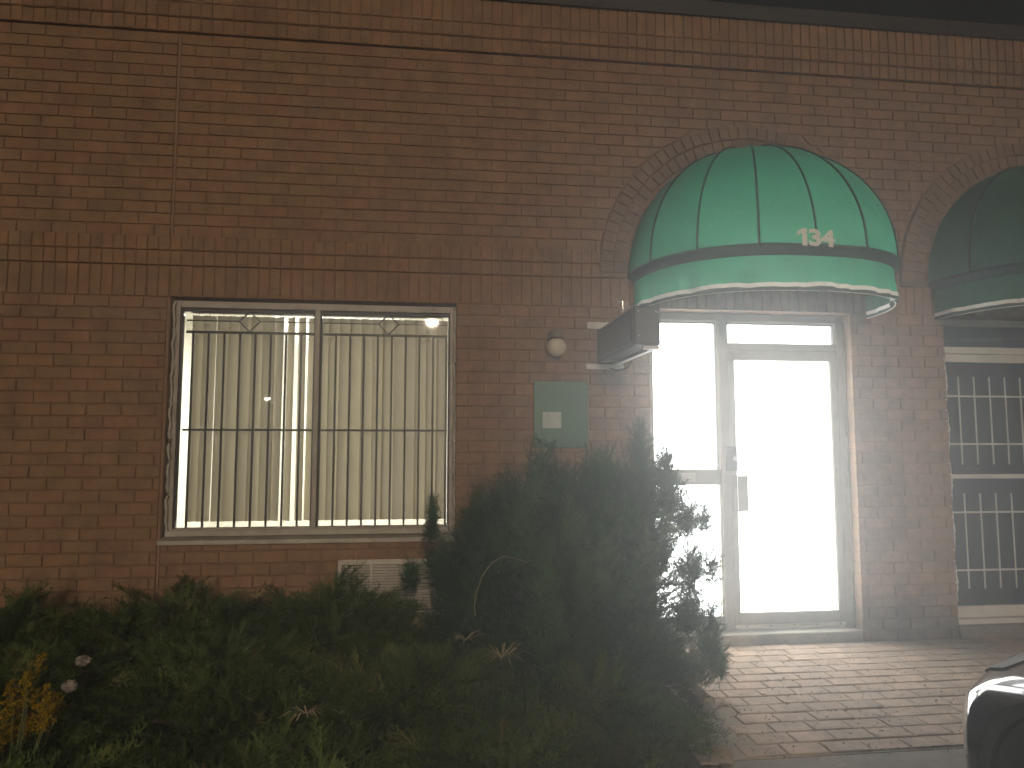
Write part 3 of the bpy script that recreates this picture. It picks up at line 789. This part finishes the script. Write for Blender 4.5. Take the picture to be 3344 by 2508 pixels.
# ------------------------------------------------------------------ plaque (its print is not legible in the photograph)
pl = empty('wall_plaque', (2.83, 0, 1.70)); tag(pl, 'green rectangular wall plaque with a pale strip below the globe lamp', 'plaque')
MB().box(-.205, .205, -.022, -.004, -.23, .265).build('board', 'plaque', pl, bevel=.004)
MB().box(-.14, .0, -.0265, -.0225, -.085, .035).build('pale_strip', 'plaque_pale', pl)

# ------------------------------------------------------------------ through-wall vent
vt = empty('wall_vent', (1.77, 0, .50)); tag(vt, 'white louvred vent grille in the brick below the window', 'vent')
vf = MB(); vf.box(-.535, .535, -.025, -.004, .150, .185); vf.box(-.535, .535, -.025, -.004, -.21, -.175); vf.box(-.535, -.51, -.025, -.004, -.1745, .1495); vf.box(.51, .535, -.025, -.004, -.1745, .1495)
for k in range(1, 5): x = -.51+k*.204; vf.box(x-.007, x+.007, -.022, -.004, -.1745, .1495)
vf.build('frame', 'vent', vt, bevel=.002)
MB().box(-.509, .509, -.0045, -.0038, -.174, .149).build('backing', 'frame_dark', vt)
lme = bpy.data.meshes.new('louvre'); h = .0945
lme.from_pydata([(-h,-.020,-.005),(h,-.020,-.005),(h,-.006,.006),(-h,-.006,.006),(-h,-.020,-.0025),(h,-.020,-.0025),(h,-.006,.0085),(-h,-.006,.0085)], [], [(0,1,5,4),(1,2,6,5),(2,3,7,6),(3,0,4,7),(4,5,6,7),(3,2,1,0)]); lme.materials.append(M['vent'])
for c in range(5):
    for k in range(16): obj_mesh('louvre', lme, vt, (-.408+c*.204, 0, .135-k*.0195))

# ------------------------------------------------------------------ parking lot lamps (seen mirrored in the window)
def lot_lamp(P, mat, label):
    x, y, z = P; e = empty('lot_lamp', (x, y, 0)); tag(e, label, 'street lamp', 'lamps over the parking lot')
    MB().lathe([(.16, 0), (.16, .5), (.15, .52), (.001, .52)], (0, -1.0, 0), 20).build('base', 'concrete', e)
    MB().tube([(0, -1.0, .5), (0, -1.0, z+.25)], [.075, .05], 12).build('pole', 'pole', e, smooth=True)
    MB().tube([(0, -1.0, z+.2), (0, -.3, z+.24)], .03, 8).build('arm', 'pole', e)
    MB().box(-.24, .24, -.35, .30, z+.16, z+.30).build('head', 'pole', e, bevel=.03)
    MB().lathe([(.001, -.16)]+[(.20*cos(a), .16*sin(a)) for a in np.linspace(-1.3, 0, 8)], (0, 0, z+.158), 20).build('lens', mat, e, smooth=True)
lot_lamp((2.21, -23.56, 6.42), 'lamp_lens', 'lit lot lamp on a grey pole standing behind the black car')
lot_lamp((-10.2, -53.7, 5.33), 'lamp_lens_far', 'dimmer lit lot lamp on a grey pole far across the lot')

# ------------------------------------------------------------------ parked car (front corner in view)
def make_car():
    CX, CYF = 4.635, -2.42                       # centre line, nose
    e = empty('parked_car', (CX, CYF-2.1, 0)); tag(e, 'glossy black hatchback parked nose-in on the lot by the paving', 'car')
    L, Wd = 4.2, 1.80
    # stations from nose (s=0) to tail (s=1): half width, z bottom, z belt, roof z
    def half_w(s):
        d = s*L
        n = .905*(1-max(0, (.42-d)/.42)**2.6*.30) if d < .42 else .905
        if d > L-.5: n *= 1-((d-(L-.5))/.5)**2.4*.12
        return n
    def belt(s):
        d = s*L
        pts = [(0, .53), (.06, .575), (.2, .635), (.45, .69), (.8, .76), (1.15, .86), (3.4, .97), (3.9, .95), (4.15, .85), (4.2, .78)]
        return float(np.interp(d, [p[0] for p in pts], [p[1] for p in pts]))
    NS, NC = 64, 22; m = MB()
    ss = np.concatenate([np.linspace(0, .12, 26), np.linspace(.13, 1, NS-26)])
    for s in ss:
        hw = half_w(s); zb = belt(s); y = -s*L
        zlow = .24 + (.06*(1-s/.03) if s < .03 else 0)
        for k in range(NC+1):
            a = k/NC                              # 0 = bottom left .. 1 = bottom right, over the top
            u = -1+2*a; sg = -1 if u < 0 else 1; v = 1-abs(u)     # v 0 bottom, 1 centre top
            if v < .55:                                           # flank
                t = v/.55; x = hw*(1-.035*(1-t)**2-.075*t**4); z = zlow+(zb-.075-zlow)*t
            else:                                                 # shoulder and bonnet
                t = (v-.55)/.45; x = hw*.925*(1-t) + .0; z = zb-.075+.075*sin(min(1, t*2.2)*pi/2)+.035*sin(t*pi/2)
            yy = y
            if s < .035: yy = y + .05*(sin(min(1, v*1.3)*pi) - .5)*(1-s/.035)
            # nose rounds back toward the corners in plan
            yy -= .34*(abs(x)/.905)**3.2*max(0, 1-s*9) if s < .12 else 0
            m.v.append((sg*x*(-1 if False else 1), yy, z))
    for j in range(len(ss)-1):
        for k in range(NC):
            q = j*(NC+1)+k; m.f.append((q, q+NC+1, q+NC+2, q+1)); m.r.append(0)
    m.f.append(tuple(range(NC+1))); m.f.append(tuple((len(ss)-1)*(NC+1)+k for k in range(NC, -1, -1))); m.r += [0, 0]
    body = m.build('body', 'car_paint', e, smooth=True); body.location = (0, 2.1, 0)
    # greenhouse
    gh = MB(); st_ = [(1.15, .90, .90, .72), (1.85, .95, 1.40, .58), (2.4, .96, 1.46, .57), (3.3, .96, 1.40, .57), (3.95, .94, .95, .66)]
    for d, zb, zt, hw in st_:
        bw = .80
        gh.v += [(-bw, -d, zb), (-hw, -d, max(zt-.04, zb+.005)), (-hw*.8, -d, zt+.005), (hw*.8, -d, zt+.005), (hw, -d, max(zt-.04, zb+.005)), (bw, -d, zb)]
    for j in range(len(st_)-1):
        for k in range(5): q = j*6+k; gh.f.append((q, q+6, q+7, q+1)); gh.r.append(0)
    o = gh.build('greenhouse', 'car_glass', e, smooth=True); o.location = (0, 2.1, 0)
    rf = MB(); rf.hexa([(-.5,-1.88,1.395),(.5,-1.88,1.395),(.5,-3.3,1.395),(-.5,-3.3,1.395)], [(-.46,-1.95,1.475),(.46,-1.95,1.475),(.46,-3.25,1.425),(-.46,-3.25,1.425)]); o = rf.build('roof', 'car_paint', e, True, .02); o.location = (0, 2.1, 0)
    # headlights, grille, lines
    for sg in (-1, 1):
        hl = MB(); ns_ = 8; jj = [j for j in range(len(ss)) if ss[j] < .085]; ks = [k for k in range(NC+1) if .60 < 1-abs(-1+2*k/NC) < .80 and (k > NC/2) == (sg > 0)]
        for j in jj:
            for k in ks:
                p = m.v[j*(NC+1)+k]; hl.v.append((p[0]*1.004, p[1]+.004, p[2]+.004))
        for j in range(len(jj)-1):
            for k in range(len(ks)-1): q = j*len(ks)+k; hl.f.append((q, q+len(ks), q+len(ks)+1, q+1)); hl.r.append(0)
        o = hl.build('headlight', 'car_lens', e, True); o.location = (0, 2.1, 0)
        for d in (.86, 3.36):
            wh = MB().lathe([(.20, .10), (.30, .105), (.318, .07), (.318, -.07), (.30, -.105), (.20, -.10)], (sg*.80, -d, .318), 32, 'x'); o = wh.build('wheel', 'tyre', e, True); o.location = (0, 2.1, 0)
            MB().lathe([(.001, sg*.085), (.06, sg*.095), (.19, sg*.075), (.20, sg*.10)], (sg*.80, -d, .318), 24, 'x').build('rim', 'rim', o, True)
            ar = MB()
            for k in range(17):
                t = pi*k/16; ar.v += [(sg*(half_w(d/L)+.004), -d+.36*cos(t), .318+.36*sin(t)), (sg*(half_w(d/L)+.004), -d+.33*cos(t), .318+.33*sin(t)), (sg*(half_w(d/L)-.12), -d+.33*cos(t), .318+.33*sin(t))]
            for k in range(16):
                for j in range(2): q = k*3+j; ar.f.append((q, q+1, q+4, q+3)); ar.r.append(0)
            o = ar.build('wheel_arch', 'car_trim', e, True); o.location = (0, 2.1, 0)
    o = MB().box(-.45, .45, -.02, .03, .36, .50).build('grille', 'car_trim', e, bevel=.02); o.location = (0, 2.1, 0)
    return e
make_car()

# ------------------------------------------------------------------ vegetation
def frond_template(seed):
    r = random.Random(seed); T = []
    def leaf(p, d, L, w_):
        d = Vector(d).normalized(); s = d.cross(Vector((0, 0, 1)))
        if s.length < .1: s = Vector((0, 1, 0))
        s.normalize(); s = (s + Vector((0, 0, r.uniform(-.7, .7)))).normalized()
        T.append([p - s*w_, p + s*w_, p + d*L])
    ax = [Vector((t, .06*sin(t*3+seed), .10*t-.28*t*t)) for t in np.linspace(0, 1, 12)]
    for k in range(0, 11, 2): T.append([ax[k]-Vector((0, .012, 0)), ax[k]+Vector((0, .012, 0)), ax[min(k+2, 11)]])
    for k in range(1, 12):
        for sg in (-1, 1):
            if r.random() < .12: continue
            t = k/11; L = (.40-.26*t)*r.uniform(.45, 1.35); an = radians(r.uniform(14, 52))
            d = Vector((cos(an), sg*sin(an)*r.uniform(.5, 1), r.uniform(-.45, .75))).normalized(); p = ax[k]
            leaf(p, d, L, .016)
            for q in range(4):
                f = (q+1+r.uniform(-.3, .3))/5; pp = p+d*L*f; a2 = radians(r.uniform(15, 45))*(1 if q % 2 else -1)
                dd = Vector((d.x*cos(a2)-d.y*sin(a2), d.x*sin(a2)+d.y*cos(a2), d.z+r.uniform(-.5, .6)))
                leaf(pp, dd, L*r.uniform(.28, .6)*(1-.4*f), .016)
    return np.array([[tuple(p) for p in t] for t in T])
def shoot_template(seed, n=44):
    r = random.Random(seed); T = []
    T.append([(0, -.01, 0), (0, .01, 0), (1, 0, 0)]); T.append([(0, 0, -.01), (0, 0, .01), (1, 0, 0)])
    for k in range(n):
        t = .06+.94*(k/n); a = k*2.4+r.uniform(-.5, .5)
        pr = np.array([0, cos(a), .75*sin(a)]); d = np.array([.62, 0, 0])+pr*.85; d /= np.linalg.norm(d)
        L = r.uniform(.12, .18)*(1-.3*t); s = np.cross(d, [1, 0, 0]); s /= np.linalg.norm(s)+1e-9
        b = np.array([t, 0, 0]); T.append([b-s*.013, b+s*.013, b+d*L])
    for sg in (-1, 1):
        for t0 in (.3, .55):
            dd = np.array([.75, sg*.6, r.uniform(-.2, .3)]); dd /= np.linalg.norm(dd); b0 = np.array([t0, 0, 0]); L2 = .42
            T.append([b0-[0, 0, .006], b0+[0, 0, .006], b0+dd*L2])
            u1 = np.cross(dd, [0, 0, 1]); u1 /= np.linalg.norm(u1); u2 = np.cross(dd, u1)
            for k in range(12):
                t = .1+.9*k/12; a = k*2.4; pr = u1*cos(a)+u2*sin(a)*.7; d = dd*.6+pr*.85; d /= np.linalg.norm(d); L = r.uniform(.12, .17)*(1-.3*t)
                s = np.cross(d, dd); s /= np.linalg.norm(s)+1e-9; b = b0+dd*L2*t; T.append([b-s*.011, b+s*.011, b+d*L])
    return np.array(T, dtype=float)
def place(temps, base, dirs, scale, val=None):
    """instances of triangle templates -> (n,3,3), per-face rnd"""
    n = len(base); d = dirs/np.linalg.norm(dirs, axis=1, keepdims=True)
    up = np.tile(np.array([0, 0, 1.]), (n, 1)) + rng.normal(size=(n, 3))*.35
    l = np.cross(up, d); l /= np.linalg.norm(l, axis=1, keepdims=True)+1e-9; u = np.cross(d, l)
    out = []; rr = []; which = rng.integers(0, len(temps), n); val = rng.random(n) if val is None else val
    for k, T in enumerate(temps):
        I = np.where(which == k)[0]
        if not len(I): continue
        P = T.reshape(-1, 3)
        V = base[I][:, None, :] + scale[I][:, None, None]*(P[None, :, 0:1]*d[I][:, None, :] + P[None, :, 1:2]*l[I][:, None, :] + P[None, :, 2:3]*u[I][:, None, :])
        out.append(V.reshape(-1, 3, 3)); rr.append(np.repeat(val[I], len(T)))
    return np.concatenate(out), np.concatenate(rr)
FT = [frond_template(s) for s in range(10)]
ST = [shoot_template(s) for s in range(6)]
def clip_wall(tris, rn, ymax=-.03):
    ok = tris[:, :, 1].max(axis=1) < ymax
    return tris[ok], rn[ok]
# ---- spreading junipers
def juniper(cx, cy, rx, ry, hz, n, where):
    e = empty('juniper_shrub', (cx, cy, 0)); tag(e, 'green spreading juniper '+where, 'juniper', 'spreading junipers under the window')
    n = int(n*1.35); th = rng.uniform(0, 2*pi, n); rad = np.sqrt(rng.uniform(.0, 1, n)); 
    bump_ = 1 + .22*np.sin(th*3+cx*5) + .14*np.sin(th*7+cy*9)
    x = rx*rad*np.cos(th)*bump_; y = ry*rad*np.sin(th)*bump_
    ztop = hz*(np.sqrt(np.clip(1-(rad*.93)**2, 0, 1)))*(1+.20*np.sin(x*7+cx*3)*np.cos(y*6+cy*4)+.12*np.sin(x*17+y*13))
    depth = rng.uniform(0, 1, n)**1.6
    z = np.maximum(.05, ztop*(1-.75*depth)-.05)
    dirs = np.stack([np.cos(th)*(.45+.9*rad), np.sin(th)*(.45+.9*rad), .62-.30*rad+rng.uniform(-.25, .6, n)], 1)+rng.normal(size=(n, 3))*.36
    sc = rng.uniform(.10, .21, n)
    val = np.clip(.38 + .24*np.sin((x+cx)*8.3+(y+cy)*3.1)*np.cos((y+cy)*9.7-(x+cx)*2.3) - .25*depth + rng.normal(size=n)*.16 + (rng.random(n) < .05)*.5, 0, .995)  # clump tones and darker depths put self-shading into the frond colour
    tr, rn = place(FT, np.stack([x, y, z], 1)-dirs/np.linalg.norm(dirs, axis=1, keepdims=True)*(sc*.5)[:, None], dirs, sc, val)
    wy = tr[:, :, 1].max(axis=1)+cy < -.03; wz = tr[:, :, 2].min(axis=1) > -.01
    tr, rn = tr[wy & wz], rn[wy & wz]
    # deep fronds carry the darker tone painted in for inner shade
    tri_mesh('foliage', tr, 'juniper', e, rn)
    st = MB()
    for k in range(9):
        a = rng.uniform(0, 2*pi); q = rng.uniform(.4, .8); ex, ey = rx*q*cos(a), min(ry*q*sin(a), -cy-.08)
        st.tube([(0, 0, -.02), (ex*.4, ey*.4, hz*.35), (ex*.8, ey*.8, hz*.45), (ex, ey, hz*.55)], [.018, .013, .009, .004], 6)
    st.build('stem', 'bark', e)
for a in [(-1.55, -.75, .75, .62, .56, 1000, 'against the brick wall well away from the window'), (-.55, -.60, .68, .55, .56, 1150, 'against the bare brick beside the control joint'),
          (.35, -.52, .66, .50, .60, 1200, 'under the window sill next to the control joint'), (1.25, -.58, .72, .55, .60, 1250, 'growing up in front of the white wall vent'),
          (-1.0, -1.55, .75, .60, .46, 900, 'behind the yellow goldenrod plant'), (-.10, -1.45, .70, .60, .46, 1200, 'with the scraps of litter caught in it'),
          (.85, -1.50, .74, .62, .50, 1350, 'in the middle of the bed in front of the window'), (1.75, -1.55, .70, .62, .44, 1150, 'spreading at the foot of the yew by the dry grass'),
          (.30, -2.35, .66, .52, .36, 1000, 'low around the stems of the goldenrod'), (1.25, -2.40, .70, .50, .34, 1000, 'along the front of the bed between goldenrod and yew'),
          (2.15, -2.25, .62, .50, .34, 800, 'low at the bed front before the yew'), (2.65, -1.75, .50, .45, .36, 700, 'dark and low between the yew and timber edging')]:
    juniper(*a)
# ---- yew
def yew():
    e = empty('yew_bush', (2.78, -.95, 0)); tag(e, 'tall dark yew bush with upright shoots in front of the wall and glowing sidelight', 'yew')
    px2m = lambda px, py, Y: on_y(px, py, Y)
    # lobes: photograph pixel of centre, half width / half height in metres, depth plane, number of shoots
    lob = [(1880, 1850, .60, .58, -.92, 900), (1700, 1900, .48, .50, -.95, 560), (2020, 1890, .42, .56, -.95, 520), (1850, 2120, .66, .36, -1.1, 560), (2110, 2090, .32, .36, -1.0, 260),
           (2090, 1480, .09, .23, -.85, 130), (2085, 1600, .17, .28, -.9, 190), (1765, 1530, .10, .19, -.9, 120), (1960, 1550, .14, .22, -.9, 150), (1865, 1610, .17, .18, -.95, 150), (2172, 1510, .085, .15, -.8, 95), (2175, 1630, .13, .2, -.9, 140),
           (1650, 1640, .13, .20, -.9, 130), (1560, 1690, .12, .20, -.9, 120), (1540, 1830, .15, .24, -.9, 150), (2240, 1690, .10, .16, -.9, 85), (2300, 1690, .08, .14, -.9, 66), (2260, 1850, .13, .2, -.95, 125), (2325, 1840, .08, .14, -.95, 66), (2255, 1990, .13, .18, -1.0, 130), (2325, 1995, .08, .12, -1.0, 56), (2320, 2100, .11, .13, -1.0, 100), (2350, 2170, .07, .09, -1.05, 56), (2250, 2170, .18, .10, -1.05, 110),
           (1413, 1700, .045, .18, -.75, 70), (1450, 1850, .12, .2, -.8, 110), (1345, 1870, .075, .10, -.7, 60), (1500, 2000, .16, .24, -.95, 150)]
    lob = [l + (rng.uniform(.2, .6),) for l in lob]
    for k in range(46):                       # upright leaders over the front of the bush
        px, py = rng.uniform(1530, 2190), rng.uniform(1600, 2180)
        q = 1-((px-1860)/370)**2-((py-1900)/400)**2
        if q < .05: continue
        lob.append((px, py, rng.uniform(.06, .11), rng.uniform(.16, .28), -.92-.55*sqrt(q), 46, rng.uniform(.15, 1.0)))
    B, D, S, T_ = [], [], [], []
    for (px, py, rx, rz, Y, n, tone) in lob:
        c = px2m(px, py, Y); ry = rx*.95 if rx > .3 else rx
        v = rng.normal(size=(n, 3)); v /= np.linalg.norm(v, axis=1, keepdims=True)
        rr = rng.uniform(.45 if rx > .3 else .0, 1., n)**.55
        p = c + v*rr[:, None]*np.array([rx, ry, rz])*(1+.12*np.sin(v[:, 0:1]*6+v[:, 2:3]*5+px))
        d = v*np.array([.8, .8, .4]) + np.array([0, 0, .6]) + rng.normal(size=(n, 3))*.28
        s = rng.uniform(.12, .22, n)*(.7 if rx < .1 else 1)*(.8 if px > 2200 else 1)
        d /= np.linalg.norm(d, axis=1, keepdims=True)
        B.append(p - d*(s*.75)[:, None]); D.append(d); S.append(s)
        T_.append(np.clip(tone*.75 + .22*v[:, 2] + rng.normal(size=n)*.14 - (.2 if rx > .3 else 0), 0, .995))  # lighter new growth on top; lobe tones and dark core stand in for self-shadowing
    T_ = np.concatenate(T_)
    B, D, S = np.concatenate(B), np.concatenate(D), np.concatenate(S)
    ok = B[:, 2] > .02; B, D, S, T_ = B[ok], D[ok], S[ok], T_[ok]
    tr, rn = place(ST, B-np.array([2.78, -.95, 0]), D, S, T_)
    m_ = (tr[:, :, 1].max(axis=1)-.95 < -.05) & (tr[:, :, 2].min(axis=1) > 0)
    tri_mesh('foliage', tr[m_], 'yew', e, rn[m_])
    st = MB()
    for k in range(16):
        a = rng.uniform(0, 2*pi); q = rng.uniform(.2, .62); h_ = rng.uniform(.7, 1.25)
        x, y = .75*q*cos(a), .6*q*sin(a)
        st.tube([(x*.15, y*.15, -.02), (x*.5, y*.5, h_*.35), (x*.85, y*.85, h_*.7), (x, y, h_)], [.03, .022, .013, .005], 6)
    st.build('stem', 'bark', e)
yew()
# ---- goldenrod
def goldenrod():
    c0 = np.array([.22, -2.15, 0]); e = empty('goldenrod_plant', tuple(c0)); tag(e, 'goldenrod plant with drooping yellow flower plumes among the junipers', 'flower')
    plumes = [(30, 2240, .13), (80, 2210, .12), (135, 2150, .12), (60, 2300, .16), (110, 2290, .15), (150, 2250, .13), (10, 2330, .14), (185, 2275, .08), (160, 2320, .10), (40, 2370, .12), (-30, 2280, .14), (-40, 2380, .14), (95, 2345, .1)]
    tr = []; rn = []; st = MB()
    for (px, py, L) in plumes:
        top = on_y(px, py, -2.15+rng.uniform(-.08, .1)) - c0
        d = np.array([rng.uniform(-.5, .5), rng.uniform(-.3, .1), -1]); d /= np.linalg.norm(d)
        st.tube([(rng.uniform(-.05, .05), rng.uniform(-.05, .05), 0), tuple((top+d*L*1.2)*[.6, .6, .6]), tuple(top+d*L), tuple(top)], [.004, .0035, .003, .0015], 5)
        for b in range(13):
            t = b/13; p0 = top + d*L*t; a = b*2.4; ln = (.015+.055*t)*rng.uniform(.7, 1.2)
            bd_ = np.array([cos(a), sin(a), .45]); bd_ /= np.linalg.norm(bd_)
            for q in range(16):
                p = p0 + bd_*ln*(q/16) + np.array([0, 0, .012*sin(q/16*pi)]) + rng.normal(size=3)*.0035
                for _ in range(3): tr.append(p + rng.normal(size=(3, 3))*.0032); rn.append(rng.random())
    tri_mesh('flower_plume', np.array(tr), 'gold', e, np.array(rn)); st.build('stem', 'stemgreen', e)
goldenrod()
# ---- litter caught in the junipers
def lump(name, P, r, seed):
    rr = random.Random(seed); m = MB(); n, k_ = 14, 9
    for j in range(k_+1):
        for i in range(n):
            th, ph = 2*pi*i/n, pi*j/k_; q = r*(1+rr.uniform(-.16, .16))
            m.v.append((q*1.25*sin(ph)*cos(th), q*sin(ph)*sin(th), q*.85*cos(ph)))
    for j in range(k_):
        for i in range(n): m.f.append((j*n+i, (j+1)*n+i, (j+1)*n+(i+1) % n, j*n+(i+1) % n)); m.r.append(0)
    o = m.build(name, 'litter'); o.location = tuple(P); return o
tag(lump('crumpled_litter', on_y(272, 2158, -1.62), .027, 3), 'crumpled whiter scrap of litter caught among juniper sprays', 'litter', 'litter in the junipers')
tag(lump('crumpled_litter', on_y(228, 2240, -1.86), .028, 5), 'crumpled greyer scrap of litter beside the yellow goldenrod', 'litter', 'litter in the junipers')
# ---- dry stems and blades
def stem(P, label, r0=.0028):
    c = np.array(P[0]); e = MB().tube([tuple(np.array(p)-c) for p in P], [r0*(1-.6*k/len(P)) for k in range(len(P))], 5).build('dry_stem', 'straw', None, True); e.location = tuple(c); return tag(e, label, 'stem')
Yg = -1.72
stem([on_y(*q, Yg) for q in ((1551, 2010), (1549, 1980), (1555, 1935), (1575, 1880), (1605, 1838), (1645, 1816), (1690, 1826), (1718, 1836), (1735, 1830))], 'thin arching pale dry stem standing in front of the yew')
def tuft(px, py, Y, n, L, nm='dry_grass', label='', cat='grass', mat='straw', up=.9, wd=.0028):
    P = on_y(px, py, Y); e = empty(nm, tuple(P)); tr = []
    for k in range(n):
        a = rng.uniform(0, 2*pi); d = np.array([cos(a)*.8, sin(a)*.8, rng.uniform(.2, up)]); d /= np.linalg.norm(d); l = L*rng.uniform(.5, 1.1); s = np.cross(d, [0, 0, 1.]); s /= np.linalg.norm(s)+1e-6
        p0 = np.zeros(3); p1 = d*l*.55; p2 = d*l + np.array([0, 0, -.3*l])
        tr += [[p0-s*wd, p0+s*wd, p1+s*wd], [p0-s*wd, p1+s*wd, p1-s*wd], [p1-s*wd, p1+s*wd, p2]]
    o = tri_mesh('blade', np.array(tr), mat, e, rng.random(len(tr)) if mat == 'leaf' else None); o['kind'] = 'stuff'
    return tag(e, label, cat, None)
tuft(840, 1955, -.95, 11, .12, label='pale dry grass tuft poking out of the junipers below the window')
tuft(1355, 2040, -1.2, 12, .13, label='pale dry grass tuft between the junipers and the yew')
tuft(1640, 2150, -1.85, 34, .20, label='drooping dry grass clump at the foot of the yew', up=.5)
tuft(1520, 2090, -1.8, 22, .16, label='drooping yellowed grass clump left of the arching dry stem', up=.5)
tuft(1680, 2420, -2.1, 26, .14, label='short yellow grass clump at the front of the planting bed', up=.6)
tuft(1000, 2330, -2.3, 20, .13, label='brown dead grass clump under the junipers', up=.4)
# ---- weeds by the timber edging
def weed(px, py, h_, n, label):
    P = on_z(px, py, .0); e = empty('weed_plant', tuple(P)); tag(e, label, 'weed'); st = MB(); tr = []
    for s in range(4):
        a = rng.uniform(0, 2*pi); tip = np.array([cos(a)*h_*.6, sin(a)*h_*.4, h_*rng.uniform(.6, 1)])
        st.tube([(0, 0, -.01), tuple(tip*[.4, .4, .55]), tuple(tip)], [.003, .002, .001], 5)
        for k in range(n):
            t = .25+.75*k/n; p = tip*[t*t**.3, t*t**.3, t]; b = rng.uniform(0, 2*pi); d = np.array([cos(b), sin(b), rng.uniform(-.3, .5)]); l = h_*rng.uniform(.12, .2); sd = np.cross(d, [0, 0, 1.])*l*.3
            tr += [[p, p+d*l*.5-sd, p+d*l], [p, p+d*l, p+d*l*.5+sd]]
    tri_mesh('foliage', np.array(tr), 'leaf', e, rng.random(len(tr))); st.build('stem', 'stemgreen', e)
weed(2285, 2400, .24, 8, 'slender leafy weed rising beside the timber edging')
weed(2200, 2330, .28, 10, 'broader leafy weed growing under the yew')
weed(2330, 2455, .16, 7, 'small weed sprawling at the end of the timber edging')
weed(2140, 2440, .22, 10, 'dark leafy weed at the front corner of the planting bed')
# ---- timber edging of the bed
def timber(p, q, w_, h_, label):
    p, q = np.array(p), np.array(q); d = q-p; L = np.linalg.norm(d); m = MB(); n = 10
    for j in range(n+1):
        t = j/n
        for (a, b) in ((-w_, 0), (w_, 0), (w_*.95, h_), (w_*.3, h_*1.05), (-w_*.9, h_*.97)):
            m.v.append((L*(t-.5), a*(1+.06*sin(j*1.9)), b*(1+.05*sin(j*2.7+a*9))))
    for j in range(n):
        for k in range(5): m.f.append((j*5+k, (j+1)*5+k, (j+1)*5+(k+1) % 5, j*5+(k+1) % 5)); m.r.append(0)
    m.f += [tuple(range(4, -1, -1)), tuple(n*5+k for k in range(5))]; m.r += [0, 0]
    o = m.build('timber_edging', 'timber'); o.location = ((p[0]+q[0])/2, (p[1]+q[1])/2, -.012); o.rotation_euler = (0, 0, atan2(d[1], d[0])); return tag(o, label, 'edging')
timber((3.40, -.25), (3.40, -1.30), .045, .085, 'weathered grey timber edging between the yew and the brick paving')
timber((3.385, -1.34), (3.215, -1.93), .05, .075, 'short split timber edging at the front corner of the bed')
# ------------------------------------------------------------------ haze
hz = MB().box(-29, 29, -69, 7, -1.1, 7.4).build('glare_haze', None); hz['kind'] = 'stuff'  # added volume that spreads the door's glow in place of lens glare
hm_ = bpy.data.materials.new('glare_haze'); hm_.use_nodes = True; t = hm_.node_tree; t.nodes.clear()
out = N(t, 'ShaderNodeOutputMaterial'); pv = N(t, 'ShaderNodeVolumePrincipled')
pv.inputs['Color'].default_value = (.9, .9, .9, 1); pv.inputs['Density'].default_value = HAZE_DENSITY; pv.inputs['Anisotropy'].default_value = HAZE_G
t.links.new(pv.outputs[0], out.inputs['Volume']); hz.data.materials.append(hm_)
hz.display_type = 'WIRE'
